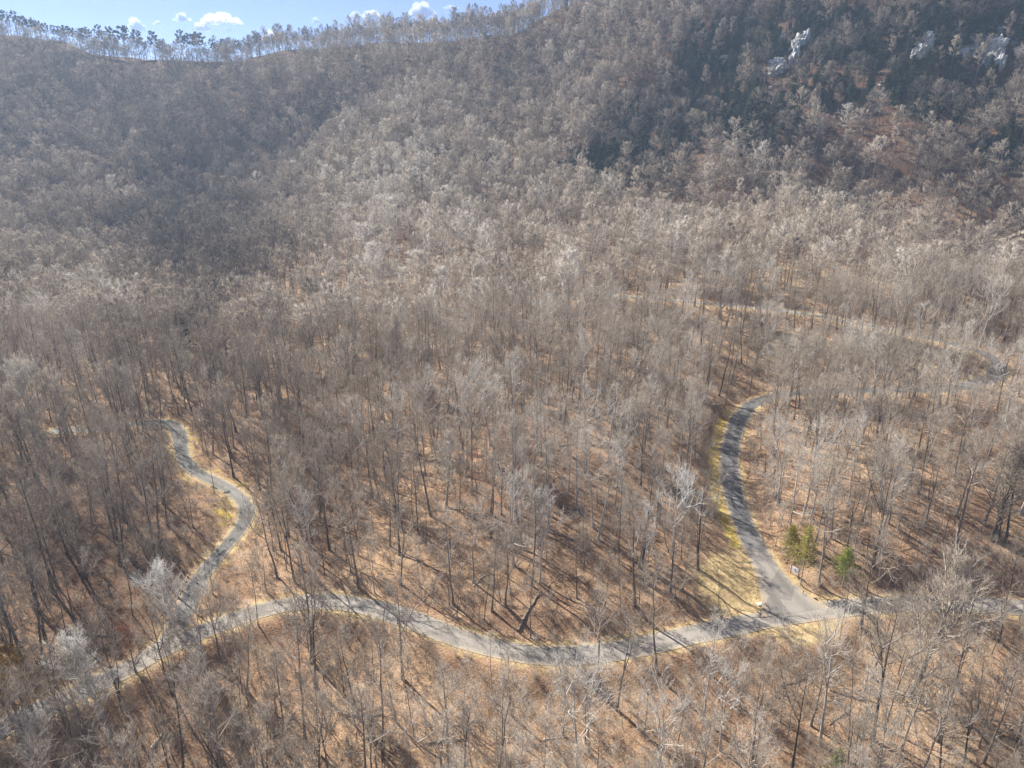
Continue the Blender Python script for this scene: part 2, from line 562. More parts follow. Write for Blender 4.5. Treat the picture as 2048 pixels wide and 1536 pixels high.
# ------------------------------------------------------------------ the ground sheet
def build_ground():
    ys = [-140.0]
    while ys[-1] < 1300:
        y = ys[-1]
        ys.append(y + (4 if y < 50 else 1.0 if y < 210 else 1.0 + (y - 210) * .008))
    ys = np.array(ys)
    nx = 420
    s = np.linspace(-1, 1, nx)
    s = s * (.55 + .45 * np.abs(s) ** 1.5)
    X = s[None, :] * (np.maximum(ys, 40)[:, None] * 1.0 + 130)
    Y = np.repeat(ys[:, None], nx, 1)
    Z, D, K = ground(X, Y, True)
    V = np.stack([X, Y, Z], -1).reshape(-1, 3)
    ny = len(ys)
    i = (np.arange(ny - 1)[:, None] * nx + np.arange(nx - 1)[None]).ravel()
    q = np.stack([i, i + 1, i + nx + 1, i + nx], 1)
    me = np_mesh('ground', V, q, [], [M['ground']])
    me.polygons.foreach_set('use_smooth', np.ones(len(q), dtype=bool))
    Df, Kf, xf, yf = D.ravel(), K.ravel(), X.ravel(), Y.ravel()
    vw = np.where(Kf == 0, 2.3, np.where(Kf == 1, 2.4, 1.8)) * (.05 + 1.1 * vnoise(xf, yf, 11, 33) + .8 * vnoise(xf, yf, 4, 34))
    vw = np.where((Kf == 1) & (yf < 215) & (xf < np.interp(yf, ROADS['side_road']['c'][:70, 1], ROADS['side_road']['c'][:70, 0])), vw + 2.6, vw)
    verge = np.clip(1.0 - np.maximum(Df, 0) / vw, 0, 1) * .9
    px, py, f = project(V)
    # the lawn in the crook of the junction
    wedge = np.clip(1 - np.hypot((px - 1462) / 95, (py - 1165) / 95), 0, 1) * 2
    verge = np.maximum(verge, np.clip(wedge, 0, .85))
    for (ex, ey, sx, sy, a) in [(1650, 560, 330, 55, .55), (1560, 690, 160, 60, .55), (1880, 720, 110, 45, .85), (1250, 640, 260, 60, .3)]:
        verge = np.maximum(verge, a * np.clip(1.6 - 1.6 * np.hypot((px - ex) / sx, (py - ey) / sy), 0, 1) * (f > 0))
    moss = np.zeros(len(V))
    m1 = (Kf == 1) & (Df > .15) & (Df < 2.9) & (yf > 128) & (yf < 215)
    side = np.interp(yf, ROADS['side_road']['c'][:70, 1], ROADS['side_road']['c'][:70, 0])
    moss[m1 & (xf < side)] = .85
    m2 = (Kf == 2) & (Df > .2) & (Df < 3.0) & (yf > 125)
    moss[m2] = .40
    moss = np.maximum(moss, .62 * np.clip(1.5 - 1.5 * np.hypot((px - 448) / 42, (py - 1025) / 55), 0, 1))
    shade_brown = np.clip(.9 - .9 * np.hypot((px - 150) / 420, (py - 1080) / 330), 0, 1) * (f > 0)  # ground of the shaded left slope painted darker
    shade_brown = np.maximum(shade_brown, np.clip(1.3 - 1.3 * np.hypot((px - 640) / 120, (py - 950) / 260), 0, .8))
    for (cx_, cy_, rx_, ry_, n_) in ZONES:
        shade_brown = np.maximum(shade_brown, np.clip(1.9 - 1.6 * np.hypot((px - cx_) / (rx_ * 1.3), (py - cy_) / (ry_ * 1.3)), 0, .85) * (f > 200))
    shade_brown = np.maximum(shade_brown, .8 * np.clip((yf - 330) / 120, 0, 1))  # shade between the trunks painted into the mountain ground
    shade_brown = np.maximum(shade_brown, 1.0 * np.clip((px - 1050) / 120, 0, 1) * np.clip((430 - py) / 60, 0, 1) * (f > 250))
    shade_brown = np.maximum(shade_brown, .30 * np.clip(1.6 - 1.6 * np.hypot((px - 1040) / 360, (py - 1040) / 260), 0, 1))  # the wooded lot's own redder brown litter
    shade_brown = np.clip(shade_brown * 1.3, 0, 1) * (1 - np.clip(verge * 1.5, 0, 1))
    for n, a in (('verge', verge), ('moss', moss), ('shade_brown', shade_brown)):
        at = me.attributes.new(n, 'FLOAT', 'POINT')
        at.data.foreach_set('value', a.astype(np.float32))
    o = bpy.data.objects.new('ground', me)
    COL.objects.link(o)
    tag(o, kind='structure')
    return o


build_ground()


# ------------------------------------------------------------------ road surfaces
def build_road(name, m, off, us=(-1, -.85, -.65, -.45, -.2, 0, .2, .45, .65, .85, 1), n0=0, n1=None, flare=0):
    c = ROADS[name]['c'][n0:n1]
    d = np.gradient(c[:, :2], axis=0)
    d /= np.linalg.norm(d, axis=1)[:, None]
    nrm = np.c_[-d[:, 1], d[:, 0]]
    w = np.full(len(c), ROADS[name]['w'] / 2)
    if flare:
        k = np.arange(flare)
        w[:flare] += 4.6 * (1 - k / flare) ** 2
    up_ = np.clip((c[:, 1] - 200) / 14, 0, 1) if name == 'side_road' else np.zeros(len(c))
    w = w * (1 - .28 * up_)
    w = w + (vnoise(np.arange(len(c)), np.zeros(len(c)), 7, 91) - .5) * .35
    V, E = [], []
    for u in us:
        P = np.c_[c[:, :2] + nrm * (u * w)[:, None], c[:, 2] + off + .03 * (1 - u * u)]
        V.append(P)
        E.append(np.full(len(c), abs(u)))
    V = np.stack(V, 1).reshape(-1, 3); E = np.stack(E, 1).ravel()
    k = len(us)
    i = (np.arange(len(c) - 1)[:, None] * k + np.arange(k - 1)[None]).ravel()
    me = np_mesh(name, V, np.stack([i, i + 1, i + k + 1, i + k], 1), [], [m])
    at = me.attributes.new('edge', 'FLOAT', 'POINT')
    at.data.foreach_set('value', E.astype(np.float32))
    at = me.attributes.new('worn', 'FLOAT', 'POINT')
    at.data.foreach_set('value', np.repeat(np.maximum(np.clip(1.5 - np.arange(len(c)) / 16.0, 0, 1), up_), k).astype(np.float32))
    o = bpy.data.objects.new(name, me)
    COL.objects.link(o)
    tag(o, kind='structure')
    return o


build_road('lower_road', M['asphalt_old'], 0.0)
build_road('side_road', M['asphalt_dark'], 0.012, flare=14)
build_road('hollow_road', M['asphalt_grey'], 0.006)
build_road('upper_track', M['track'], 0.05, us=(-1, 0, 1))
build_road('ridge_track', M['track'], 0.05, us=(-1, 0, 1))


# ------------------------------------------------------------------ tree meshes
UP = np.array([0, 0, 1.0])


def unit(v):
    return v / np.maximum(np.linalg.norm(v, axis=-1, keepdims=True), 1e-9)


def tubes(P, Rd, sides):
    """P (n,k,3) polylines, Rd (n,k) radii -> verts, quads"""
    n, k, _ = P.shape
    T = unit(np.gradient(P, axis=1))
    a = np.where(np.abs(T[..., 2:3]) > .9, np.array([1.0, 0, 0]), UP)
    Uv = unit(np.cross(T, a)); W = np.cross(T, Uv)
    ang = np.arange(sides) / sides * 2 * np.pi
    V = P[:, :, None] + Rd[:, :, None, None] * (np.cos(ang)[None, None, :, None] * Uv[:, :, None] + np.sin(ang)[None, None, :, None] * W[:, :, None])
    idx = np.arange(n * k * sides).reshape(n, k, sides)
    a0 = idx[:, :-1]; b0 = idx[:, 1:]
    q = np.stack([a0, np.roll(a0, -1, 2), np.roll(b0, -1, 2), b0], -1).reshape(-1, 4)
    return V.reshape(-1, 3), q


def spikes(A, B, r):
    """three-sided tapering twigs from A to B"""
    T = unit(B - A)
    a = np.where(np.abs(T[:, 2:3]) > .9, np.array([1.0, 0, 0]), UP)
    Uv = unit(np.cross(T, a)); W = np.cross(T, Uv)
    n = len(A)
    V = np.empty((n, 4, 3))
    for k in range(3):
        t = k * 2 * np.pi / 3
        V[:, k] = A + r[:, None] * (math.cos(t) * Uv + math.sin(t) * W)
    V[:, 3] = B
    i = np.arange(n)[:, None] * 4
    f = np.concatenate([i + np.array([0, 1, 3]), i + np.array([1, 2, 3]), i + np.array([2, 0, 3])])
    return V.reshape(-1, 3), f


class Geo:
    def __init__(s):
        s.V, s.Q, s.T, s.n = [], [], [], 0

    def q(s, V, Q):
        s.V.append(V); s.Q.append(Q + s.n); s.n += len(V)

    def t(s, V, T):
        s.V.append(V); s.T.append(T + s.n); s.n += len(V)

    def arrays(s):
        return (np.vstack(s.V) if s.V else np.zeros((0, 3)), np.vstack(s.Q) if s.Q else np.zeros((0, 4), int), np.vstack(s.T) if s.T else np.zeros((0, 3), int))

    def mesh(s, name, m):
        return np_mesh(name, *s.arrays(), [m])


def grow(g, start, d, length, k, trop, jit):
    """polylines that bend upwards: start (n,3), d (n,3), length (n)"""
    P = [start]
    dd = d
    for _ in range(k):
        dd = unit(dd + UP * trop + g.normal(0, jit, dd.shape))
        P.append(P[-1] + dd * (length / k)[:, None])
    return np.stack(P, 1)


def sprout(g, P, per, lo, hi, ang, up):
    """children of polylines P: start points, directions, parameter"""
    n, k, _ = P.shape
    u = lo + (hi - lo) * (np.tile(np.arange(per), n) + g.random(n * per)) / per
    par = np.repeat(np.arange(n), per)
    x = np.minimum(u * (k - 1), k - 1.001)
    i = x.astype(int); f = (x - i)[:, None]
    S = P[par, i] * (1 - f) + P[par, i + 1] * f
    T = unit(P[par, i + 1] - P[par, i])
    rnd = unit(np.cross(T, unit(g.normal(0, 1, T.shape))))
    a = np.radians(ang[0] + (ang[1] - ang[0]) * g.random(n * per))[:, None]
    D = unit(T * np.cos(a) + rnd * np.sin(a) + UP * up)
    return S, D, u, par


def bare_tree(seed, h, base, crown, r0, n1, n2, n3, n4, twig=(.8, .012), a1=(62, 22), trop=.16, wob=.05, fork=False, lens=(1, .5, .5)):
    """returns trunk Geo and crown Geo"""
    g = np.random.default_rng(seed)
    tr, cr = Geo(), Geo()
    K = 9
    lean = g.normal(0, .048, 2)
    tz = np.linspace(0, 1, K)
    px_ = np.cumsum(g.normal(0, wob, K)) * h / 22; py_ = np.cumsum(g.normal(0, wob, K)) * h / 22
    Pt = np.c_[px_ - px_[0] + lean[0] * tz * h, py_ - py_[0] + lean[1] * tz * h, tz * h * .93][None]
    rad = r0 * (1 - tz * .86) * (1 + .5 * np.exp(-tz * 28))
    V, Q = tubes(Pt, rad[None], 7)
    tr.q(V, Q)
    stems = [Pt[0]]
    if fork:
        kf = 4
        s0 = Pt[0, kf:kf + 1]
        d0 = unit(np.array([[g.normal(), g.normal(), 2.6]]))
        Pf = grow(g, s0, d0, np.array([h * .48]), 5, .10, .05)
        V, Q = tubes(Pf, np.linspace(rad[kf] * .75, .04, 6)[None], 6)
        tr.q(V, Q)
        stems.append(Pf[0])
    # limbs
    S_, D_, L_, R_ = [], [], [], []
    for si, st in enumerate(stems):
        nn = n1 if si == 0 else n1 // 2
        lo = base if si == 0 else .25
        uu = lo + (1 - lo) * (np.arange(nn) + g.random(nn)) / nn
        x = np.minimum(uu * (len(st) - 1), len(st) - 1.001); i = x.astype(int); f = (x - i)[:, None]
        S = st[i] * (1 - f) + st[i + 1] * f
        az = np.cumsum(g.uniform(1.6, 3.0, nn))
        v = (uu - lo) / (1 - lo)
        a = np.radians(a1[0] + (a1[1] - a1[0]) * v + g.normal(0, 8, nn))
        D = np.c_[np.cos(az) * np.sin(a), np.sin(az) * np.sin(a), np.cos(a)]
        prof = np.where(v < .35, .72 + .8 * v, 1.0 - .62 * ((v - .35) / .65) ** 1.3)
        S_.append(S); D_.append(D); L_.append(crown * prof * g.uniform(.75, 1.2, nn)); R_.append(np.clip(r0 * .52 * (1 - uu * .7), .03, None))
    S, D, L, Rb = np.vstack(S_), np.vstack(D_), np.concatenate(L_), np.concatenate(R_)
    P1 = grow(g, S, D, L, 5, trop, .10)
    cr.q(*tubes(P1, Rb[:, None] * np.linspace(1, .22, 6)[None], 5))
    S, D, u, par = sprout(g, P1, n2, .22, 1, (28, 58), .10)
    L2 = L[par] * lens[1] * (1.15 - .55 * u) * g.uniform(.7, 1.25, len(u))
    P2 = grow(g, S, D, L2, 3, trop * .8, .12)
    R2 = np.clip(Rb[par] * .5, twig[1] * 1.6, .075)
    cr.q(*tubes(P2, R2[:, None] * np.linspace(1, .4, 4)[None], 4))
    if n3:
        S, D, u, par = sprout(g, P2, n3, .15, 1, (25, 55), .08)
        L3 = np.clip(L2[par] * lens[2] * (1.1 - .4 * u) * g.uniform(.7, 1.3, len(u)), .35, None)
        P3 = grow(g, S, D, L3, 2, trop * .6, .12)
        cr.q(*tubes(P3, np.full(len(u), twig[1] * 1.9)[:, None] * np.array([1, .8, .45])[None], 3))
        PP = P3
    else:
        PP = P2
    S, D, u, par = sprout(g, PP, n4, .1, 1, (20, 50), .12)
    ln = twig[0] * g.uniform(.5, 1.3, len(u))
    cr.t(*spikes(S, S + D * ln[:, None], np.full(len(u), twig[1])))
    return tr, cr


def leaf_faces(g, C, size, flat=.5):
    """little two-triangle leaves at C"""
    n = len(C)
    A = unit(g.normal(0, 1, (n, 3)) * np.array([1, 1, flat])); B = unit(np.cross(A, g.normal(0, 1, (n, 3))))
    s = (size * g.uniform(.6, 1.4, n))[:, None]
    V = np.stack([C - A * s, C + B * s * .55, C + A * s, C - B * s * .55], 1)
    return V.reshape(-1, 3), np.arange(n * 4).reshape(-1, 4)


def pine_tree(seed, h):
    g = np.random.default_rng(seed)
    tr, cr = Geo(), Geo()
    tz = np.linspace(0, 1, 8)
    Pt = np.c_[np.cumsum(g.normal(0, .06, 8)), np.cumsum(g.normal(0, .06, 8)), tz * h * .96][None]
    tr.q(*tubes(Pt, (.26 * (1 - .85 * tz))[None], 6))
    nn = 22
    u = .55 + .43 * (np.arange(nn) + g.random(nn)) / nn
    x = np.minimum(u * 7, 6.999); i = x.astype(int); f = (x - i)[:, None]
    S = Pt[0, i] * (1 - f) + Pt[0, i + 1] * f
    az = np.cumsum(g.uniform(1.7, 2.9, nn))
    a = np.radians(g.uniform(62, 88, nn))
    D = np.c_[np.cos(az) * np.sin(a), np.sin(az) * np.sin(a), np.cos(a)]
    L = 3.3 * (1 - .62 * np.abs((u - .72) / .28) ** 1.4) * g.uniform(.7, 1.2, nn)
    P1 = grow(g, S, D, L, 4, .10, .08)
    tr.q(*tubes(P1, np.full(nn, .06)[:, None] * np.linspace(1, .3, 5)[None], 4))
    S2, D2, u2, par = sprout(g, P1, 9, .35, 1.0, (20, 60), .2)
    E = S2 + D2 * .7
    C = np.repeat(E, 60, 0)
    d = unit(g.normal(0, 1, C.shape) + np.repeat(D2, 60, 0) * .7 + UP * .2)
    cr.t(*spikes(C, C + d * g.uniform(.3, .62, len(C))[:, None], np.full(len(C), .06)))
    return tr, cr


def evergreen(seed, h, rad, lo=.08, leaf=.17):
    g = np.random.default_rng(seed)
    tr, cr = Geo(), Geo()
    tz = np.linspace(0, 1, 6)
    Pt = np.c_[np.cumsum(g.normal(0, .04, 6)), np.cumsum(g.normal(0, .04, 6)), tz * h][None]
    tr.q(*tubes(Pt, (.14 * (1 - .9 * tz))[None], 6))
    nn = 46
    u = lo + (.98 - lo) * (np.arange(nn) + g.random(nn)) / nn
    S = np.c_[np.zeros(nn), np.zeros(nn), u * h]
    az = np.cumsum(g.uniform(1.7, 2.9, nn))
    a = np.radians(g.uniform(68, 100, nn))
    D = np.c_[np.cos(az) * np.sin(a), np.sin(az) * np.sin(a), np.cos(a)]
    L = rad * ((1.02 - u) / (1.02 - lo)) ** .75 * g.uniform(.65, 1.25, nn) + .25
    P1 = grow(g, S, D, L, 3, -.04, .08)
    tr.q(*tubes(P1, np.full(nn, .03)[:, None] * np.linspace(1, .3, 4)[None], 3))
    per = 64
    par = np.repeat(np.arange(nn), per)
    uu = g.uniform(.12, 1, nn * per)
    x = np.minimum(uu * 3, 2.999); i = x.astype(int); f = (x - i)[:, None]
    C = P1[par, i] * (1 - f) + P1[par, i + 1] * f + g.normal(0, 1, (nn * per, 3)) * np.array([.34, .34, .16]) * rad / 2.4
    cr.q(*leaf_faces(g, C, leaf, .35))
    return tr, cr


def leafy_tree(seed, h, crown, leaf=.12, per=9):
    tr, cr = bare_tree(seed, h, .22, crown, .07, 14, 6, 0, 3, twig=(.5, .008), a1=(70, 30), trop=.12)
    g = np.random.default_rng(seed + 1)
    V = np.vstack(cr.V)
    C = V[g.integers(len(V) // 3, len(V), 420 * per)] + g.normal(0, .14, (420 * per, 3))
    lf = Geo()
    lf.q(*leaf_faces(g, C, leaf, .6))
    return tr, cr, lf


def brush(seed, h, n, r):
    """a low bush of bare stems and twigs"""
    g = np.random.default_rng(seed)
    cr = Geo()
    S = np.c_[g.normal(0, .25, (n, 2)), np.full(n, -.1)]
    D = unit(np.c_[g.normal(0, .5, (n, 2)), np.full(n, 1.0)])
    P1 = grow(g, S, D, h * g.uniform(.5, 1.1, n), 3, .08, .16)
    cr.q(*tubes(P1, np.full(n, r * 1.5)[:, None] * np.linspace(1, .5, 4)[None], 3))
    S, D, u, par = sprout(g, P1, 7, .25, 1, (25, 60), .1)
    P2 = grow(g, S, D, h * .35 * g.uniform(.5, 1.2, len(u)), 2, .06, .15)
    cr.q(*tubes(P2, np.full(len(u), r)[:, None] * np.array([1, .8, .4])[None], 3))
    S, D, u, par = sprout(g, P2, 5, .2, 1, (25, 60), .1)
    cr.t(*spikes(S, S + D * (h * .2 * g.uniform(.5, 1.2, len(u)))[:, None], np.full(len(u), r * .7)))
    return cr


def joined(name, geos, mats):
    Vs, Qs, Ts, qm, tm, n = [], [], [], [], [], 0
    for k, gg in enumerate(geos):
        V, Q, T = gg.arrays()
        Vs.append(V); Qs.append(Q + n); Ts.append(T + n); n += len(V)
        qm += [k] * len(Q); tm += [k] * len(T)
    return np_mesh(name, np.vstack(Vs), np.vstack(Qs), np.vstack(Ts), mats, qm, tm)


PROTO = {}          # kind -> list of (height, {part: mesh})


def proto(kind, h, **parts):
    PROTO.setdefault(kind, []).append((h, parts))


for s in range(9):
    h = [22, 24, 19, 23, 21, 25, 18, 22, 20][s]
    tr, cr = bare_tree(100 + s, h, [.38, .48, .30, .44, .34, .50, .28, .42, .36][s], [6.4, 5.4, 7.4, 5.6, 7.0, 5.4, 7.4, 6.6, 7.0][s], [.23, .25, .22, .22, .25, .27, .21, .22, .24][s],
                       [10, 11, 9, 12, 9, 11, 9, 10, 10][s], 7, 5, 3, twig=(.85, .0088), a1=(70, 26), trop=.15, wob=.10, fork=s in (0, 2, 4, 6, 8))
    proto('bare_tree', h, trunk=tr.mesh('trunk', M['bark']), crown=cr.mesh('crown', M['twig']))
for s in range(3):      # wide silvery crowns on several low limbs
    tr, cr = bare_tree(140 + s, 17, .16, 7.2, .36, 16, 8, 6, 3, twig=(.85, .013), a1=(62, 14), trop=.20, fork=True)
    proto('spreading_tree', 17, trunk=tr.mesh('trunk', M['bark']), crown=cr.mesh('crown', M['twig']))
for s in range(5):
    h = [14, 16, 12, 15, 13][s]
    tr, cr = bare_tree(200 + s, h, [.52, .6, .48, .55, .62][s], [2.6, 2.3, 3.0, 2.2, 2.6][s], [.11, .12, .10, .09, .11][s], 9, 5, 4, 2, twig=(.6, .0085), a1=(60, 20), wob=.09)
    proto('slender_tree', h, trunk=tr.mesh('trunk', M['bark']), crown=cr.mesh('crown', M['twig']))
for s in range(4):
    h = [7, 9, 8, 6][s]
    tr, cr = bare_tree(300 + s, h, .25, [2.2, 2.4, 2.8, 2.0][s], .045, 10, 5, 3, 2, twig=(.5, .0075), a1=(62, 25), wob=.12)
    proto('sapling', h, trunk=tr.mesh('trunk', M['bark']), crown=cr.mesh('crown', M['twig']))
for s in range(12):
    h = [22, 19, 25, 21, 17, 23, 20, 24, 16, 21, 18, 20][s]
    tr, cr = bare_tree(400 + s, h, [.40, .36, .48, .38, .32, .46, .36, .44, .30, .50, .34, .40][s], [6.2, 7.0, 4.6, 6.4, 6.8, 5.2, 6.6, 5.6, 6.0, 3.5, 7.2, 6.6][s], .22, 14, 8, 0, 20, twig=(1.05, .021),
                       a1=(92, 38), trop=[.05, .03, .13, .04, .02, .10, .03, .07, .02, .14, .02, .04][s], wob=.12, fork=s in (3, 7, 10), lens=(1, .55, .5))
    proto('far_tree', h, whole=joined('far_tree', [tr, cr], [M['bark'], M['twig']]))
for s in range(3):
    tr, cr = pine_tree(500 + s, [20, 22, 18][s])
    proto('pine_tree', [20, 22, 18][s], trunk=tr.mesh('trunk', M['bark']), crown=cr.mesh('crown', M['needle']))
for s in range(3):
    h = [12, 15, 9][s]
    tr, cr = evergreen(520 + s, h, [3.4, 3.6, 3.2][s], leaf=.26)
    proto('evergreen_tree', h, trunk=tr.mesh('trunk', M['bark']), crown=cr.mesh('crown', M['evergreen']))
for s in range(4):
    cr = brush(600 + s, [1.3, 2.2, 1.7, 3.0][s], [9, 10, 12, 9][s], .009)
    proto('brush', 1, whole=cr.mesh('brush', M['twig']))


# ------------------------------------------------------------------ where the trees stand
def scatter(cell, keep, y0, y1, seed, margin=220):
    g = np.random.default_rng(seed)
    W = y1 * .95 + 60
    xs = np.arange(-W, W, cell); ys_ = np.arange(y0, y1, cell)
    X, Y = np.meshgrid(xs, ys_)
    X = (X + g.uniform(0, cell, X.shape)).ravel(); Y = (Y + g.uniform(0, cell, Y.shape)).ravel()
    k = (np.abs(X) < Y * .80 + 45) & (g.random(len(X)) < keep)
    X, Y = X[k], Y[k]
    Z, D, K = ground(X, Y, True)
    return np.c_[X, Y, Z], D, K


def seen(P, h):
    """whether the top of a tree at P shows over the terrain in front of it"""
    top = P + np.array([0, 0, 1.0]) * np.asarray(h)[:, None]
    ok = np.ones(len(P), dtype=bool)
    eye = np.array([0, 0, CAM_Z])
    for t in np.linspace(.35, .985, 26):
        q = eye + (top - eye) * t
        ok &= base_height(q[:, 0], q[:, 1]) < q[:, 2] + 2
    return ok


# stretches of road the photograph shows: (road, from, to in photo x/y box, share of trees in the way that go)
SHOW = [('side_road', (1400, 1530, 800, 1235), .985), ('lower_road', (380, 740, 1180, 1300), .3), ('lower_road', (740, 1480, 1200, 1330), .74), ('lower_road', (1480, 1700, 1190, 1260), .93), ('side_road', (1500, 1620, 1080, 1240), .985),
        ('lower_road', (1700, 2060, 1180, 1260), .72), ('lower_road', (-20, 330, 1290, 1480), .15), ('hollow_road', (330, 520, 840, 1130), .9), ('hollow_road', (330, 420, 1130, 1240), .0), ('side_road', (1820, 2020, 655, 735), .6), ('side_road', (1800, 2020, 725, 790), .1), ('side_road', (1280, 1640, 580, 640), .25),
        ('upper_track', (1550, 2048, 460, 490), .35)]
vis_pts = []
for nm, (x0, x1, y0, y1), share in SHOW:
    c = ROADS[nm]['c']
    px, py, f = project(c)
    k = (px > x0) & (px < x1) & (py > y0) & (py < y1) & (f > 0)
    vis_pts.append(np.c_[px[k], py[k], f[k], np.full(k.sum(), share)][::2])
# and a few open patches of ground: (x, y, distance, share)
OPEN = [(1462, 1160, 135, .97), (1440, 1100, 142, .9), (1480, 1200, 130, .97), (1594, 1142, 132, .995), (1590, 1165, 130, .995), (1601, 1176, 129, .9), (150, 1120, 150, .5), (220, 1150, 148, .55), (300, 1100, 152, .55), (340, 1060, 158, .5), (420, 1030, 162, .9), (270, 1160, 148, .5),
        (450, 1010, 165, .9), (1880, 715, 240, .6), (1240, 1160, 135, .35), (1130, 1130, 140, .35), (990, 1170, 134, .35), (1330, 1180, 133, .35),
        (1100, 1345, 118, .4), (1000, 1340, 118, .4), (830, 1290, 121, .4), (1650, 560, 330, .4), (1750, 560, 330, .4), (800, 480, 360, .4), (830, 430, 400, .4)]
vis_pts.append(np.array(OPEN, dtype=float))
vis_pts = np.vstack(vis_pts)


def clears_road(P, h, cw, cb, seed):
    """False for a tree that would stand in front of a road the photograph shows"""
    g = np.random.default_rng(seed)
    cz = (cb + 1) / 2 * h
    px, py, f = project(P + np.c_[np.zeros(len(P)), np.zeros(len(P)), cz])
    rx = FPX * cw / f + 3; ry = FPX * (h * (1 - cb) / 2 * .9 + cw * .3) / f + 2
    rnd = g.random(len(P))
    ok = np.ones(len(P), dtype=bool)
    for i in range(0, len(P), 4000):
        s = slice(i, i + 4000)
        hit = (((vis_pts[None, :, 0] - px[s, None]) / rx[s, None]) ** 2 + ((vis_pts[None, :, 1] - py[s, None]) / ry[s, None]) ** 2 < 1) & (vis_pts[None, :, 2] > f[s, None] - 4)
        ok[s] = ~((hit * vis_pts[None, :, 3]).max(1) > rnd[s])
    return ok


# sun and shade of the slopes painted into tree tint, plus paler stands: photo x, y, half width, half height, difference
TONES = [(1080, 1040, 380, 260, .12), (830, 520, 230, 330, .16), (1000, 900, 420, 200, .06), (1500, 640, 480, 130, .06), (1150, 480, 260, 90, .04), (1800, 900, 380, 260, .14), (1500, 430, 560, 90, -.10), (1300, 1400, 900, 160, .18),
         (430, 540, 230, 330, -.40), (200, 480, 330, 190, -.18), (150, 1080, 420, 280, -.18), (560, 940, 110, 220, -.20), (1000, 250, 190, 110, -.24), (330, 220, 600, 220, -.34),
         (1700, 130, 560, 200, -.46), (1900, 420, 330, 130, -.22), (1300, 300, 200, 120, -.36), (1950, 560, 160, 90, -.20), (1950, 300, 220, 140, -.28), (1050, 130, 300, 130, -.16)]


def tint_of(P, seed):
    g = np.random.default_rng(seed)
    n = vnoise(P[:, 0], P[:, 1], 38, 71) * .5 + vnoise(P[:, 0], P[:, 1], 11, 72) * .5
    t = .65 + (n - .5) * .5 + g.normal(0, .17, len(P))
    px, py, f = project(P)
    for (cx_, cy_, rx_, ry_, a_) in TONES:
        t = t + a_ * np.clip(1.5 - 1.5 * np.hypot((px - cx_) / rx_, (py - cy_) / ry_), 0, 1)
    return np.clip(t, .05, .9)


def plan(kind, cell, keep, y0, y1, seed, clear=1.5):
    P, D, K = scatter(cell, keep, y0, y1, seed)
    g = np.random.default_rng(seed + 50)
    idx = g.integers(0, len(PROTO[kind]), len(P))
    s = g.uniform(.72, 1.22, len(P)) if kind == 'far_tree' else g.uniform(.80, 1.15, len(P))
    h = np.array([PROTO[kind][i][0] for i in idx]) * s
    cw = {'bare_tree': 5.0, 'far_tree': 5.0, 'slender_tree': 2.0, 'sapling': 2.0, 'brush': .8}[kind]
    cb = {'bare_tree': .42, 'far_tree': .42, 'slender_tree': .55, 'sapling': .3, 'brush': .1}[kind]
    ok = D > clear
    ok &= clears_road(P, h, cw, cb, seed + 3)
    px, py, f = project(P)
    lot = (np.hypot((px - 1120) / 330, (py - 1080) / 190) < 1) & (np.random.default_rng(seed + 77).random(len(px)) < .2)
    ok &= ~lot
    lawn = (((px - 1470) / 62) ** 2 + ((py - 1150) / 75) ** 2 < 1)
    ok &= ~lawn
    px2, py2, f2 = project(P + np.c_[np.zeros(len(P)), np.zeros(len(P)), h])
    ok &= (f > 20) & (px2 > -500) & (px2 < 2300) & (py > -160) & (py2 < 1900)
    P, idx, s, h, D = P[ok], idx[ok], s[ok], h[ok], D[ok]
    if y1 > 300:
        v = seen(P, h)
        P, idx, s, h, D = P[v], idx[v], s[v], h[v], D[v]
    rz = g.uniform(0, 6.283, len(P))
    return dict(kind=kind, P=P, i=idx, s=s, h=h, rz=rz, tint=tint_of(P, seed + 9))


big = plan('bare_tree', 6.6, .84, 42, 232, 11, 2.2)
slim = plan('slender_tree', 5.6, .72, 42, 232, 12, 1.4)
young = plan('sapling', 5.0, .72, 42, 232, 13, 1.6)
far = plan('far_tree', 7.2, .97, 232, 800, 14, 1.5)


SCREEN = [('side_road', (1500, 1990, 765, 805), 1.0), ('side_road', (1525, 1700, 765, 803), 1.0), ('side_road', (1600, 1850, 615, 690), 1.0), ('side_road', (1150, 1320, 580, 612), 1.0), ('hollow_road', (60, 335, 838, 880), 1.0), ('lower_road', (300, 470, 1235, 1310), .35), ('lower_road', (60, 300, 1310, 1440), .35),
          ('hollow_road', (330, 430, 1120, 1260), .6), ('side_road', (1320, 1600, 590, 630), .3)]


def screen_trees(kind, seed, per, lo, hi):
    g = np.random.default_rng(seed)
    out = []
    for nm, (x0, x1, y0, y1), dens in SCREEN:
        c = ROADS[nm]['c']
        px, py, f = project(c)
        c = c[(px > x0) & (px < x1) & (py > y0) & (py < y1)]
        for q in c[::per]:
            if g.random() > dens:
                continue
            a = q[:2] - unit(q[:2]) * g.uniform(lo, hi) + g.normal(0, 1.2, 2)
            out.append(a)
    out = np.array(out)
    Z, D, K = ground(out[:, 0], out[:, 1], True)
    P = np.c_[out, Z][D > 1.6]
    n = len(P)
    idx = g.integers(0, len(PROTO[kind]), n)
    sc = g.uniform(.75, 1.1, n)
    return dict(kind=kind, P=P, i=idx, s=sc, h=np.array([PROTO[kind][k][0] for k in idx]) * sc, rz=g.uniform(0, 6.28, n), tint=tint_of(P, seed))


def both(a, b):
    return {k: (np.concatenate([v, b[k]]) if isinstance(v, np.ndarray) else v) for k, v in a.items()}


big = both(big, screen_trees('bare_tree', 71, 4, 4.5, 12))
slim = both(slim, screen_trees('slender_tree', 72, 4, 3.5, 9))
young = both(young, screen_trees('sapling', 73, 2, 3, 8))


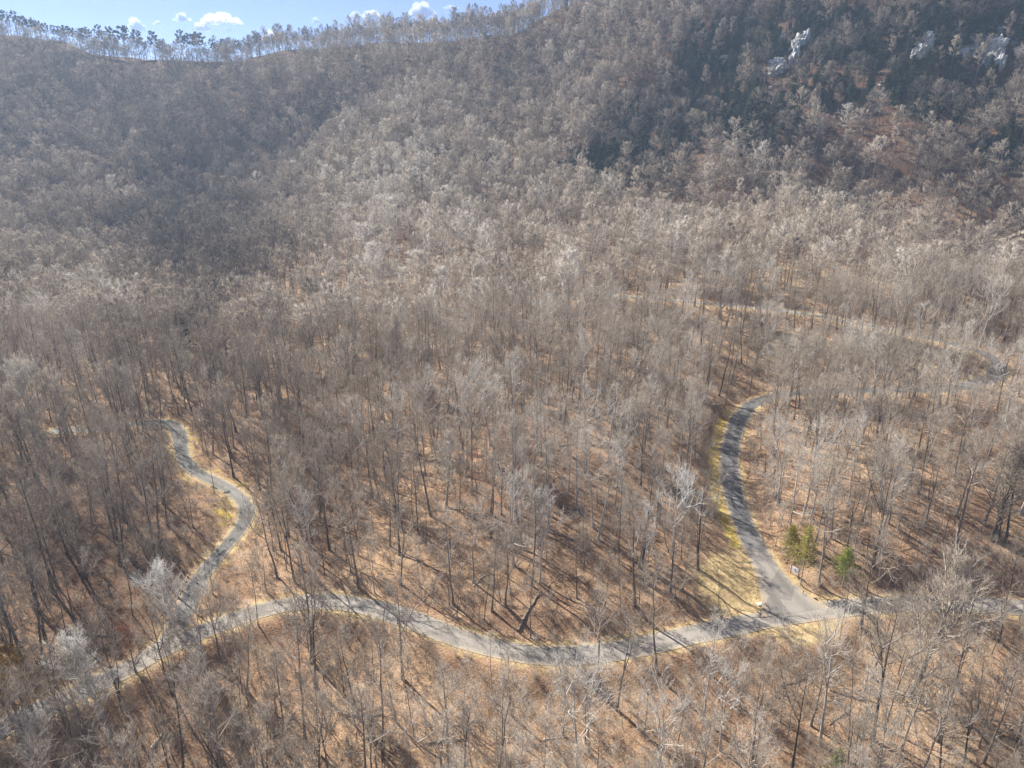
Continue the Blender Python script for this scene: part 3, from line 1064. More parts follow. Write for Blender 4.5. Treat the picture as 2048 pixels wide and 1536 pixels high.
def subset(d, m):
    return {k: (v[m] if isinstance(v, np.ndarray) else v) for k, v in d.items()}


def pick(d, n=300):
    """the n that show largest in the picture, and the others"""
    px, py, f = project(d['P'] + np.c_[np.zeros(len(d['P'])), np.zeros(len(d['P'])), d['h'] * .6])
    inside = (px > 5) & (px < 2043) & (py > 5) & (py < 1531) & (f > 5)
    size = np.where(inside, d['h'] / f, -1)
    o = np.argsort(-size)
    m = np.zeros(len(size), dtype=bool)
    m[o[:n]] = True
    m &= inside
    return subset(d, m), subset(d, ~m)


big_i, big_r = pick(big, 296)
slim_i, slim_r = pick(slim, 290)
young_i, young_r = pick(young, 296)

def individuals(d, name):
    out = []
    for k in range(len(d['P'])):
        h0, parts = PROTO[d['kind']][d['i'][k]]
        root = empty(name, d['P'][k] - np.array([0, 0, .12]), d['rz'][k], d['s'][k])
        for pn, me in parts.items():
            o = bpy.data.objects.new(pn, me)
            COL.objects.link(o)
            o.parent = root
            o['tint'] = float(d['tint'][k])
        out.append(root)
    return out


ROOTS = {'bare_tree': individuals(big_i, 'bare_tree'), 'slender_tree': individuals(slim_i, 'slender_tree'), 'sapling': individuals(young_i, 'sapling')}



def stand(px, py):
    """the ground point under a place in the photograph"""
    d = ray(px, py)
    eye = np.array([0, 0, CAM_Z])
    t = np.linspace(70, 900, 420)
    Q = d[None] * t[:, None] + eye
    k = max(1, int(np.argmax(base_height(Q[:, 0], Q[:, 1]) > Q[:, 2])))
    t = np.linspace(t[k - 1] - 2, t[k] + 2, 160)
    Q = d[None] * t[:, None] + eye
    k = int(np.argmax(ground(Q[:, 0], Q[:, 1]) > Q[:, 2]))
    return Q[k], t[k]


def one_tree(name, kind, idx, px, py, top, turn, tint, label, cat='tree', group=None, crown=None, wide=1.0):
    """a tree with its base at (px, py) and its top at photo height `top`"""
    P, t = stand(px, py)
    h0, parts = PROTO[kind][idx]
    hs = np.linspace(2, 40, 400)
    _, yy, _ = project(P[None] + UP[None] * hs[:, None])
    h = hs[np.argmin(np.abs(yy - top))]
    root = empty(name, P - np.array([0, 0, .12]), turn, h / h0)
    root.scale = (h / h0 * wide, h / h0 * wide, h / h0)
    tag(root, label, cat, group)
    for pn, me in parts.items():
        if pn == 'whole':
            continue
        o = bpy.data.objects.new(pn, me)
        COL.objects.link(o)
        o.parent = root
        o['tint'] = tint
        if crown is not None and pn == 'crown':
            o.material_slots[0].link = 'OBJECT'
            o.material_slots[0].material = crown
    return root


# trees with a look of their own
one_tree('silvery_tree', 'spreading_tree', 0, 352, 1268, 1145, .4, .98, 'silvery wide crowned bare tree at the fork of the lower road')
one_tree('silvery_tree', 'spreading_tree', 1, 205, 1432, 1285, 2.0, .97, 'silvery wide crowned bare tree hanging over the road nearest the lower left corner')
one_tree('silvery_tree', 'spreading_tree', 2, 95, 1560, 1440, 1.0, .9, 'pale spreading bare tree cut by the bottom edge left of the road')
one_tree('silvery_tree', 'bare_tree', 0, 1345, 1128, 935, 1.1, 1.0, 'bright silvery bare tree inside the wooded lot close to the side road', wide=1.0)
one_tree('silvery_tree', 'bare_tree', 3, 1290, 1168, 1010, 3.0, .95, 'smaller silvery bare tree left of the brightest one in the wooded lot')
one_tree('silvery_tree', 'spreading_tree', 1, 892, 1015, 880, 4.0, .86, 'pale broad crowned bare tree in the upper left of the wooded lot', wide=.9)
one_tree('silvery_tree', 'spreading_tree', 0, 1035, 965, 848, 5.1, .82, 'pale broad bare tree above the reddish trees in the wooded lot', wide=.9)
one_tree('silvery_tree', 'spreading_tree', 2, 1250, 920, 812, .9, .84, 'pale broad bare tree at the top of the wooded lot')
one_tree('silvery_tree', 'spreading_tree', 1, 800, 775, 640, 2.6, .8, 'broad rounded bare tree on the hollow above the wooded lot', wide=.9)
one_tree('silvery_tree', 'spreading_tree', 0, 85, 885, 735, 1.6, .88, 'pale fan shaped bare tree near the left edge beyond the hollow road')
one_tree('silvery_tree', 'spreading_tree', 2, 265, 825, 748, 3.3, .92, 'small pale fan shaped bare tree left of the hollow road end')
one_tree('silvery_tree', 'bare_tree', 4, 1440, 1500, 1330, 2.2, .95, 'pale many branched bare tree on the slope below the middle of the road')
one_tree('silvery_tree', 'bare_tree', 2, 1640, 1490, 1260, .3, .88, 'tall pale leaning bare tree below the road junction')
one_tree('big_tree', 'spreading_tree', 1, 1822, 1392, 1138, 3.6, .66, 'largest thick trunked bare tree standing below the road right of the junction', wide=.95)
one_tree('big_tree', 'bare_tree', 6, 1745, 1480, 1215, 1.4, .40, 'dark tall bare tree left of the largest tree below the road')
one_tree('big_tree', 'spreading_tree', 0, 1985, 1080, 900, 2.1, .38, 'dark heavy limbed bare tree near the right edge above the road')
one_tree('big_tree', 'bare_tree', 1, 1283, 1138, 925, 2.7, .3, 'tall dark trunked bare tree standing beside the brightest silvery one')
one_tree('big_tree', 'bare_tree', 5, 1063, 1172, 985, 4.4, .35, 'tall dark trunked bare tree in the middle of the wooded lot')
one_tree('big_tree', 'bare_tree', 0, 92, 1282, 1085, 4.0, .22, 'dark leaning trunked bare tree on the shaded slope at the left')
for k, (px, py, top, kind, idx, lab) in enumerate([
        (1003, 1030, 900, 'bare_tree', 2, 'reddish twigged bare tree in the middle of the wooded lot'),
        (955, 1020, 915, 'bare_tree', 4, 'reddish twigged bare tree left of its taller red neighbour'),
        (1060, 985, 905, 'sapling', 2, 'small reddish twigged tree right of the taller red tree'),
        (272, 1345, 1265, 'spreading_tree', 2, 'orange red twigged low tree beside the road fork'),
        (1330, 1262, 1190, 'sapling', 1, 'low reddish bush tree by the road edge left of the junction'),
        (1250, 1262, 1200, 'sapling', 3, 'low reddish bush tree above the road near its lowest bend')]):
    one_tree('reddish_tree', kind, idx, px, py, top, k * 1.3, .5, lab, crown=M['red_twig'], wide=.9 if kind != 'sapling' else 1.4)


def leafy(px, py, top, seed, m, label, name='leafy_tree', crown=2.2, wide=1.0):
    P, t = stand(px, py)
    hs = np.linspace(1.5, 30, 300)
    _, yy, _ = project(P[None] + UP[None] * hs[:, None])
    h = hs[np.argmin(np.abs(yy - top))]
    tr, cr, lf = leafy_tree(seed, h, crown)
    root = empty(name, P - np.array([0, 0, .1]), 0, 1)
    root.scale = (wide, wide, 1)
    tag(root, label, 'tree')
    for pn, gg, mm in (('trunk', tr, M['bark']), ('branches', cr, M['twig']), ('crown', lf, m)):
        o = bpy.data.objects.new(pn, gg.mesh(pn, mm))
        COL.objects.link(o)
        o.parent = root
        o['tint'] = .75


def young_conifer(px, py, top, seed, m, label, rad, lo, name='young_conifer'):
    P, t = stand(px, py)
    hs = np.linspace(1.5, 30, 300)
    _, yy, _ = project(P[None] + UP[None] * hs[:, None])
    h = hs[np.argmin(np.abs(yy - top))]
    tr, cr = evergreen(seed, h, rad, lo, .13)
    root = empty(name, P - np.array([0, 0, .1]), 0, 1)
    tag(root, label, 'tree')
    for pn, gg, mm in (('trunk', tr, M['bark']), ('crown', cr, m)):
        o = bpy.data.objects.new(pn, gg.mesh(pn, mm))
        COL.objects.link(o)
        o.parent = root
        o['tint'] = .85


young_conifer(1601, 1168, 1052, 811, M['yellow_green'], 'taller yellow green young conifer standing beside the white sign', 2.8, .36)
young_conifer(1578, 1108, 1050, 812, M['yellow_green'], 'smaller yellow green young conifer behind the taller one by the sign', 2.6, .05)
young_conifer(1684, 1172, 1096, 813, M['fresh_green'], 'small fresh green round topped tree right of the white sign', 2.9, .36)
young_conifer(1662, 1580, 1502, 814, M['fresh_green'], 'fresh green leafy bush cut by the bottom edge', 2.6, .1, 'leafy_bush')
leafy(45, 1425, 1300, 815, M['amber'], 'amber leaved tree beside the road at the left edge', crown=4.2)
leafy(110, 1400, 1320, 816, M['amber'], 'smaller amber leaved tree right of the one at the left edge', crown=3.0)
leafy(20, 1400, 1330, 817, M['amber'], 'low amber leaved bush at the left frame edge above the road', crown=2.8)
leafy(760, 745, 655, 818, M['yellow_green'], 'faintly green budding tree on the hollow above the wooded lot', crown=4.6)

# evergreens: dark patches on the shaded mountain and a few lower down
EV = []
ge = np.random.default_rng(44)
for (cx_, cy_, rx_, ry_, n_) in ZONES:
    for _ in range(n_):
        a_, r_ = ge.uniform(0, 6.283), math.sqrt(ge.uniform(0, 1))
        EV.append((cx_ + rx_ * r_ * math.cos(a_), cy_ + ry_ * r_ * math.sin(a_)))
EV = [(40, 310), (22, 190), (45, 330), (12, 215), (160, 630), (150, 622), (172, 635), (395, 618), (370, 705), (20, 560), (35, 575), (10, 590), (640, 355), (330, 270), (225, 205), (300, 380),
       (1010, 250), (960, 230), (700, 110), (930, 470), (420, 620), (385, 640), (265, 620), (60, 440)] + EV
ev_n = 0
EVR = []
for (ex, ey) in EV:
    if not (0 < ex < 2048 and ey > 2):
        continue
    if len(EVR) >= 296:
        break
    P, t = stand(ex, ey + 14)
    if t < 80 or t > 890:
        continue
    k = int(ge.integers(0, 3))
    sc = ge.uniform(.75, 1.25)
    r = empty('evergreen_tree', P - np.array([0, 0, .15]), ge.uniform(0, 6.28), sc)
    for pn, me in PROTO['evergreen_tree'][k][1].items():
        o = bpy.data.objects.new(pn, me)
        COL.objects.link(o)
        o.parent = r
        o['tint'] = .4
    EVR.append((r, ex, ey, t, PROTO['evergreen_tree'][k][0] * sc))
one_tree('cedar_tree', 'evergreen_tree', 1, 952, 610, 556, .5, .4, 'taller dark green conifer alone in the leafless wood above the lot')
one_tree('cedar_tree', 'evergreen_tree', 2, 978, 628, 582, 1.5, .4, 'shorter dark green conifer right of its taller neighbour', wide=1.3)

# pines along the skyline
PX = [(6, 22), (38, 27), (66, 42), (86, 46), (112, 54), (138, 55), (152, 60), (204, 56), (252, 58), (280, 66), (368, 66), (404, 70), (520, 70), (428, 82), (700, 60), (722, 54), (742, 58), (772, 50), (806, 46), (824, 50), (846, 46), (872, 44), (938, 44), (976, 36), (1010, 34), (20, 26), (52, 36), (97, 50), (124, 56), (178, 60), (228, 60), (312, 68), (386, 72), (452, 82), (478, 84), (560, 72), (756, 56), (790, 52), (858, 50), (905, 46), (955, 42)]
CREST = [(0, 80, 725), (150, 96, 735), (300, 119, 742), (450, 129, 740), (600, 101, 715), (750, 89, 700), (900, 79, 675), (1000, 63, 650), (1100, 41, 625)]
CRA = np.array(CREST, dtype=float)
PINES = []
gp = np.random.default_rng(45)
for k, (px, top) in enumerate(PX):
    tt = float(np.interp(px, CRA[:, 0], CRA[:, 2]))
    d = ray(px, float(np.interp(px, CRA[:, 0], CRA[:, 1])))
    P = d * tt
    P[2] = ground(P[0:1], P[1:2])[0]
    hs = np.linspace(8, 42, 300)
    _, yy, _ = project(P[None] + UP[None] * hs[:, None])
    h = hs[np.argmin(np.abs(yy - top))] * 1.12
    kk = k % 3
    r = empty('pine_tree', P - np.array([0, 0, .15]), gp.uniform(0, 6.28), h / PROTO['pine_tree'][kk][0])
    r.scale = (r.scale[0] * 1.2, r.scale[0] * 1.2, r.scale[2])
    for pn, me in PROTO['pine_tree'][kk][1].items():
        o = bpy.data.objects.new(pn, me)
        COL.objects.link(o)
        o.parent = r
        o['tint'] = .3
    PINES.append((r, px))


# ------------------------------------------------------------------ rock faces on the mountain
def rock_face(seed, w, h, dp):
    import bmesh
    g = np.random.default_rng(seed)
    bm = bmesh.new()
    nb = 2 if w < 8 else 6
    for q in range(nb):
        r = bmesh.ops.create_icosphere(bm, subdivisions=3, radius=1)
        cx_, cz_ = g.uniform(-.34, .34) * w, (q / max(nb - 1, 1) - .5) * .62 * h + g.normal(0, .05) * h
        sw, sh = w * g.uniform(.20, .42), h * g.uniform(.14, .26)
        for v in r['verts']:
            x, y, z = v.co
            k = 1 + .30 * math.sin(5 * x + q * 2 + seed) * math.sin(6 * z + q) + .14 * math.sin(11 * x + seed) + g.normal(0, .07)
            v.co = Vector((cx_ + x * k * sw + z * sw * .25, y * k * dp * .28 - math.floor((z + .2 * x) * 2.2) * dp * .05, cz_ + z * k * sh))
    me = bpy.data.meshes.new('rock_face')
    bm.to_mesh(me); bm.free()
    me.materials.append(M['rock'])
    me.update()
    return me


ROCKS = [(1562, 88, 18, 40, 'pale rock face with dark streaks at the left end of the upper cliff row'), (1592, 92, 24, 62, 'tall pale rock face streaked by trunks, second from the left in the upper cliff row'),
         (1613, 88, 14, 18, 'small pale rock beside the tall streaked face'),
         (1843, 92, 30, 50, 'tilted pale rock face between the two main cliff groups'), (1952, 76, 28, 26, 'ledge of pale rock at the top of the largest cliff'),
         (1985, 108, 38, 68, 'largest pale rock face near the right edge of the mountain'), (2030, 94, 20, 32, 'narrow pale rock face right of the largest cliff'),
         (1932, 104, 30, 28, 'low pale rock face left of the largest cliff'), (1752, 116, 24, 18, 'small pale rock face below the upper cliff row'), (1548, 134, 34, 34, 'broken pale rock face at the right end of the lower cliff'),
         (1408, 122, 30, 18, 'flat pale rock at the left end of the lower cliff'), (1450, 120, 16, 18, 'small upright pale rock in the middle of the lower cliff'),
         (1690, 175, 14, 18, 'small pale boulder alone in the dark trees'), (1768, 186, 24, 10, 'low pale ledge under the dark trees'), (1896, 194, 18, 22, 'small pale rock above the spur crest'),
         (1544, 172, 12, 12, 'small pale boulder under the broken cliff'), (1995, 62, 26, 12, 'thin pale ledge at the top right of the mountain'), (1290, 300, 18, 12, 'small grey rock among the dark evergreens'),
         (1762, 168, 12, 10, 'tiny pale rock above the low ledge')]
rock_pts = []
for k, (rx_, ry_, rw, rh, lab) in enumerate(ROCKS):
    P, t = stand(rx_, ry_ + rh * .3)
    sc = t / FPX
    o = bpy.data.objects.new('rock_face', rock_face(900 + k, rw * sc * 1.15, rh * sc * 1.35, max(rw, rh) * sc * .6))
    COL.objects.link(o)
    o.location = P + np.array([0, 0, rh * sc * .28])
    o.rotation_euler = (R(-48), 0, R(-float(ge.uniform(15, 45))))
    tag(o, lab, 'rock', 'pale rock faces on the mountain')
    rock_pts.append((P[0], P[1], max(rw, rh) * sc))
rock_pts = np.array(rock_pts)
# no big trees on, or right in front of, the rock
dm = np.ones(len(far['P']), dtype=bool)
for (rx_, ry_, rr) in rock_pts:
    a_ = (np.abs(far['P'][:, 0] - rx_ * far['P'][:, 1] / ry_) < rr * .55) & (far['P'][:, 1] < ry_ + 3) & (far['P'][:, 1] > ry_ - 42)
    dm &= ~(a_ & (np.random.default_rng(5).random(len(dm)) < .7))
far = subset(far, dm)

gz = np.random.default_rng(46)
fx, fy, ff = project(far['P'] + UP[None] * 8)
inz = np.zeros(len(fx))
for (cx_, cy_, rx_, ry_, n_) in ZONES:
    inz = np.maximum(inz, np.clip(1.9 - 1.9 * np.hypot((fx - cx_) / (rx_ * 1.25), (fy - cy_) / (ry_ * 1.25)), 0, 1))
keep_ = gz.random(len(fx)) > inz * .70
crx = CRA[:, 0]
crP = np.array([at_t(*c) for c in CREST])
ang_f = np.arctan2(far['P'][:, 0], far['P'][:, 1]); ang_c = np.arctan2(crP[:, 0], crP[:, 1])
rad_c = np.interp(ang_f, ang_c, np.hypot(crP[:, 0], crP[:, 1])); rad_f = np.hypot(far['P'][:, 0], far['P'][:, 1])
dr = rad_f - rad_c
on_crest = (dr > -6) & (dr < 24) & (fx < 1150)
keep_ &= ~(on_crest & (gz.random(len(fx)) < .45))
keep_ &= ~((dr >= 24) & (fx < 1120))
_, ftop, _ = project(far['P'] + UP[None] * (far['h'] * .97)[:, None])
cy_px = np.interp(fx, CRA[:, 0], CRA[:, 1])
keep_ &= ~((dr < -5) & (fx < 900) & (ftop < cy_px + 6) & (gz.random(len(fx)) < np.where(fx < 640, .35, .2)))
far['i'] = np.where(on_crest, np.where(gz.random(len(fx)) < .5, 2, 5), far['i'])
far['tint'] = np.where(on_crest, far['tint'] - .3, far['tint'])  # backlit darkness of the skyline put into the bark colour
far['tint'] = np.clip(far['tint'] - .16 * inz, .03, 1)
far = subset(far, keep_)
# the row of trees standing right on the crest
rowP, px_ = [], -30.0
while px_ < 1130:
    px_ += gz.exponential(2.6) + .6
    if min(abs(px_ - q[0]) for q in PX) < 5 or 505 < px_ < 530 or 415 < px_ < 424 or gz.random() < .08:
        continue
    tt = float(np.interp(px_, CRA[:, 0], CRA[:, 2])) + gz.uniform(-9, 9)
    q = ray(px_, float(np.interp(px_, CRA[:, 0], CRA[:, 1]))) * tt
    rowP.append(q)
rowP = np.array(rowP)
rowP[:, 2] = ground(rowP[:, 0], rowP[:, 1])
nr = len(rowP)
row = dict(kind='far_tree', P=rowP, i=gz.choice([2, 5, 9, 9, 7, 2], nr), s=np.clip(gz.normal(.72, .17, nr), .35, 1.05), h=np.full(nr, 22.0), rz=gz.uniform(0, 6.28, nr), tint=gz.uniform(.0, .16, nr))  # low tint paints these trees dark, as if backlit
# the thicket of evergreens too many to build one by one
TH = []
for (cx_, cy_, rx_, ry_, n_) in ZONES:
    for _ in range(n_ * 3):
        a_, r_ = gz.uniform(0, 6.283), math.sqrt(gz.uniform(0, 1.2))
        ex, ey = cx_ + rx_ * r_ * math.cos(a_), cy_ + ry_ * r_ * math.sin(a_)
        P, t = stand(ex, ey + 8)
        if 90 < t < 880:
            TH.append(P)
TH = np.array(TH)
thicket = dict(kind='evergreen_tree', P=TH, i=gz.integers(0, 3, len(TH)), s=gz.uniform(.45, 1.0, len(TH)), h=np.full(len(TH), 6.0), rz=gz.uniform(0, 6.28, len(TH)), tint=np.full(len(TH), .4))

# ------------------------------------------------------------------ masses of trees beyond those (instances of whole trees)
def instance_mass(name, sets, label=None):
    coll = bpy.data.collections.new(name + '_kinds')
    order = []
    for d in sets:
        for k, (h, parts) in enumerate(PROTO[d['kind']]):
            key = (d['kind'], k)
            if key in order:
                continue
            order.append(key)
            if 'whole' in parts:
                me = parts['whole']
            else:
                gs = []
                mats = []
                for pn, pm in parts.items():
                    gs.append(pm); mats.append(pm.materials[0])
                me = bpy.data.meshes.new('%s_whole' % d['kind'])
                import bmesh
                bm = bmesh.new()
                for q, pm in enumerate(gs):
                    n0 = len(bm.faces)
                    bm.from_mesh(pm)
                    bm.faces.ensure_lookup_table()
                    for fi in range(n0, len(bm.faces)):
                        bm.faces[fi].material_index = q
                bm.to_mesh(me); bm.free()
                for mm in mats:
                    me.materials.append(mm)
                parts['whole'] = me
            o = bpy.data.objects.new('%s_%03d' % (name, len(order) - 1), me)
            coll.objects.link(o)
    P = np.vstack([d['P'] for d in sets]); n = len(P)
    idx = np.concatenate([[order.index((d['kind'], i)) for i in d['i']] for d in sets]).astype(np.int32)
    me = bpy.data.meshes.new(name)
    me.vertices.add(n)
    me.vertices.foreach_set('co', (P - np.array([0, 0, .12])).astype(np.float32).ravel())
    for an, typ, key in (('size', 'FLOAT', 's'), ('turn', 'FLOAT', 'rz'), ('shade', 'FLOAT', 'tint')):
        a = me.attributes.new(an, typ, 'POINT')
        a.data.foreach_set('value', np.concatenate([d[key] for d in sets]).astype(np.float32))
    a = me.attributes.new('pick', 'INT', 'POINT')
    a.data.foreach_set('value', idx)
    o = bpy.data.objects.new(name, me)
    COL.objects.link(o)
    ng = bpy.data.node_groups.new(name, 'GeometryNodeTree')
    ng.interface.new_socket('Geometry', in_out='INPUT', socket_type='NodeSocketGeometry')
    ng.interface.new_socket('Geometry', in_out='OUTPUT', socket_type='NodeSocketGeometry')
    gi = ng.nodes.new('NodeGroupInput'); go = ng.nodes.new('NodeGroupOutput')
    ci = ng.nodes.new('GeometryNodeCollectionInfo')
    ci.inputs['Collection'].default_value = coll
    ci.inputs['Separate Children'].default_value = True
    ci.inputs['Reset Children'].default_value = True
    ip = ng.nodes.new('GeometryNodeInstanceOnPoints')
    ip.inputs['Pick Instance'].default_value = True

    def na(nm, ty):
        x = ng.nodes.new('GeometryNodeInputNamedAttribute')
        x.data_type = ty
        x.inputs['Name'].default_value = nm
        return x.outputs['Attribute']
    cx = ng.nodes.new('ShaderNodeCombineXYZ')
    ng.links.new(na('turn', 'FLOAT'), cx.inputs['Z'])
    e2r = ng.nodes.new('FunctionNodeEulerToRotation')
    ng.links.new(cx.outputs[0], e2r.inputs[0])
    ng.links.new(gi.outputs[0], ip.inputs['Points'])
    ng.links.new(ci.outputs[0], ip.inputs['Instance'])
    ng.links.new(na('pick', 'INT'), ip.inputs['Instance Index'])
    ng.links.new(e2r.outputs[0], ip.inputs['Rotation'])
    ng.links.new(na('size', 'FLOAT'), ip.inputs['Scale'])
    sn = ng.nodes.new('GeometryNodeStoreNamedAttribute')
    sn.data_type = 'FLOAT'
    sn.domain = 'INSTANCE'
    sn.inputs['Name'].default_value = 'tint'
    ng.links.new(ip.outputs[0], sn.inputs['Geometry'])
    ng.links.new(na('shade', 'FLOAT'), sn.inputs['Value'])
    ng.links.new(sn.outputs[0], go.inputs[0])
    md = o.modifiers.new('scatter', 'NODES')
    md.node_group = ng
    tag(o, label, None, None, 'stuff')
    return o


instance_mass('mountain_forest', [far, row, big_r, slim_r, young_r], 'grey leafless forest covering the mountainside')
mid_low = plan('sapling', 7.5, .8, 232, 760, 16, 1.5)
mid_low['tint'] = np.clip(mid_low['tint'] - .25, .03, 1)  # darkened so that gaps in the forest look shaded
instance_mass('young_growth', [mid_low], 'dark leafless young growth under the mountain forest')
instance_mass('evergreen_thicket', [thicket], 'low dark evergreen thicket on the shaded mountain')
low = plan('brush', 2.4, .80, 45, 260, 15, .8)
low['s'] *= 1.1
instance_mass('undergrowth', [low], 'bare twiggy undergrowth between the trees')

# ------------------------------------------------------------------ haze
def build_haze():
    x, y0, y1, z0, z1 = 1500, -160, 1320, -75, 330
    V = [(-x, y0, z0), (x, y0, z0), (x, y1, z0), (-x, y1, z0), (-x, y0, z1), (x, y0, z1), (x, y1, z1), (-x, y1, z1)]
    F = [(3, 2, 1, 0), (4, 5, 6, 7), (0, 1, 5, 4), (1, 2, 6, 5), (2, 3, 7, 6), (3, 0, 4, 7)]
    m = bpy.data.materials.new('haze')
    m.use_nodes = True
    nt = m.node_tree
    nt.nodes.clear()
    o = nt.nodes.new('ShaderNodeOutputMaterial')
    v = nt.nodes.new('ShaderNodeVolumePrincipled')
    v.inputs['Color'].default_value = (.55, .74, 1.0, 1)
    v.inputs['Density'].default_value = .00019
    v.inputs['Anisotropy'].default_value = .25
    nt.links.new(v.outputs[0], o.inputs['Volume'])
    tag(mesh_obj('haze', V, F, m), kind='stuff')


build_haze()
# ------------------------------------------------------------------ clouds above the ridge
def cloud(seed, w, h):
    import bmesh
    g = np.random.default_rng(seed)
    bm = bmesh.new()
    n = 26
    for k in range(n):
        u = g.uniform(-1, 1)
        top = (1 - u * u) * g.uniform(.2, 1)
        r = h * (.24 + .24 * (1 - abs(u))) * g.uniform(.7, 1.2)
        c = Vector((u * (w / 2 - r), g.uniform(-.2, .2) * w, max(r * .3, top * h * .62)))
        q = bmesh.ops.create_icosphere(bm, subdivisions=3, radius=r)
        for v in q['verts']:
            nz = .22 * math.sin(v.co.x / r * 5 + k) * math.sin(v.co.z / r * 6 + 2 * k) * math.sin(v.co.y / r * 5)
            v.co = v.co * (1 + nz) + c
            if v.co.z < 0:
                v.co.z *= .25
    me = bpy.data.meshes.new('cloud')
    bm.to_mesh(me); bm.free()
    me.polygons.foreach_set('use_smooth', [True] * len(me.polygons))
    return me


mc = bpy.data.materials.new('cloud_vapour')
mc.use_nodes = True
nt = mc.node_tree
nt.nodes.clear()
vo = nt.nodes.new('ShaderNodeOutputMaterial')
vv = nt.nodes.new('ShaderNodeVolumePrincipled')
vv.inputs['Color'].default_value = (1, 1, 1, 1)
vv.inputs['Density'].default_value = .0065
vv.inputs['Anisotropy'].default_value = .5
nt.links.new(vv.outputs[0], vo.inputs['Volume'])
CLOUDS = [(440, 36, 92, 24, 'widest flat white cloud over the left ridge'), (366, 35, 40, 15, 'small white cloud left of the widest one'), (404, 54, 42, 17, 'white cloud just under the widest one'), (455, 57, 18, 10, 'tiny cloud right of the one under the widest'),
          (273, 50, 38, 22, 'faint white cloud furthest to the left'), (316, 45, 22, 9, 'tiny white cloud between the leftmost and the widest'), (549, 70, 62, 18, 'low white cloud just above the ridge trees'),
          (632, 41, 20, 11, 'tiny lone white cloud in the middle of the sky'), (744, 36, 62, 25, 'bright puffy white cloud over the pines'), (712, 30, 34, 14, 'small cloud joined to the left of the puffy one'), (844, 20, 66, 25, 'bright white wedge shaped cloud near the top edge'),
          (902, 14, 36, 9, 'thin faint cloud right of the wedge shaped one'), (688, 58, 26, 12, 'small low cloud touching the ridge pines')]
for k, (px, py, w, h, lab) in enumerate(CLOUDS):
    t = 9000.0
    P = at_t(px, py + h * .45, t)
    o = bpy.data.objects.new('cloud', cloud(70 + k, w / FPX * t, h / FPX * t))
    o.data.materials.append(mc)
    COL.objects.link(o)
    o.location = P
    tag(o, lab, 'cloud', 'small fair weather clouds')


# ------------------------------------------------------------------ roadside things
def box(name, size, loc, m, parent=None, rot=(0, 0, 0), bev=0.0):
    import bmesh
    bm = bmesh.new()
    bmesh.ops.create_cube(bm, size=1)
    for v in bm.verts:
        v.co.x *= size[0]; v.co.y *= size[1]; v.co.z *= size[2]
    if bev:
        bmesh.ops.bevel(bm, geom=bm.edges[:], offset=bev, segments=2, affect='EDGES')
    me = bpy.data.meshes.new(name)
    bm.to_mesh(me); bm.free()
    me.materials.append(m)
    o = bpy.data.objects.new(name, me)
    COL.objects.link(o)
    o.location = loc
    o.rotation_euler = rot
    if parent: o.parent = parent
    return o


PL, _ = stand(1581, 1146)
PR, _ = stand(1595.5, 1157)
mid = (PL + PR) / 2
wid = float(np.linalg.norm((PR - PL)[:2]))
ang = math.atan2(PR[1] - PL[1], PR[0] - PL[0])
sg = empty('roadside_sign', mid, ang)
tag(sg, 'white board sign on two dark posts beside the side road', 'sign')
for q in (-1, 1):
    z0 = (PL if q < 0 else PR)[2] - mid[2]
    box('post', (.12, .12, 2.15 - z0), (q * wid / 2, 0, (2.15 + z0) / 2 - .05), M['dark_wood'], sg, bev=.01)
bw = wid - .10
box('board', (bw, .06, 1.15), (0, -.01, 1.42), M['white_paint'], sg, bev=.008)
pan = box('printed_panel', (bw * .80, .012, .80), (0, -.05, 1.42), plain_mat('pale_blue_paint', (.72, .79, .85), .5, .05), sg)
# unreadable dark emblem and lines of print on the panel
box('emblem', (bw * .22, .008, .30), (bw * .06, -.06, 1.62), M['blue_grey'], sg, bev=.003)
box('printed_line', (bw * .38, .008, .13), (bw * .16, -.06, 1.33), M['blue_grey'], sg, bev=.003)
box('printed_line', (bw * .30, .008, .10), (bw * .20, -.06, 1.13), M['blue_grey'], sg, bev=.003)

for (px, py, h, lab) in [(1514, 1188, 1.05, 'dark thin marker post standing on the lawn at the junction'), (1605, 1192, 1.25, 'dark thin marker post by the far side of the junction')]:
    P, _ = stand(px, py)
    e = empty('marker_post', P, .3)
    tag(e, lab, 'post', 'marker posts at the junction')
    box('stake', (.09, .06, h + .1), (0, 0, h / 2 - .05), M['dark_wood'], e, bev=.008)
    box('plate', (.22, .03, .16), (0, -.046, h - .14), M['black'], e, bev=.006)
P, _ = stand(1520, 1209)
e = empty('utility_pad', P, .35)
tag(e, 'pale concrete utility slab lying on the grass at the junction', 'slab')
box('slab', (1.25, .95, .26), (0, 0, .05), M['concrete'], e, bev=.03)
box('lid', (.85, .62, .05), (0, 0, .205), M['concrete'], e, bev=.015)
P, _ = stand(1630, 1199)
e = empty('drain_box', P, 0)
tag(e, 'small dark box on the verge beyond the junction', 'box')
box('box', (.62, .4, .28), (0, 0, .1), M['black'], e, bev=.03)
box('cover', (.68, .46, .05), (0, 0, .266), M['dark_wood'], e, bev=.01)


# dark tar marks on the asphalt
def road_z(x, y):
    D, Z, K = near_road(np.array([x]), np.array([y]))
    return Z[0]


def tar(poly, label, off=.055):
    pts_ = []
    for (px, py) in poly:
        z = 0.0
        P = at_z(px, py, 0)
        for _ in range(12):
            z = road_z(P[0], P[1])
            P = at_z(px, py, z)
        pts_.append((P[0], P[1], z + off))
    n = len(pts_)
    V = pts_ + [(x, y, z - .006) for x, y, z in pts_]
    F = [tuple(range(n))] + [(k, (k + 1) % n, n + (k + 1) % n, n + k) for k in range(n)]
    o = mesh_obj('tar_patch', V, F, M['tar'])
    tag(o, label, 'tar mark', 'black tar marks on the roads')


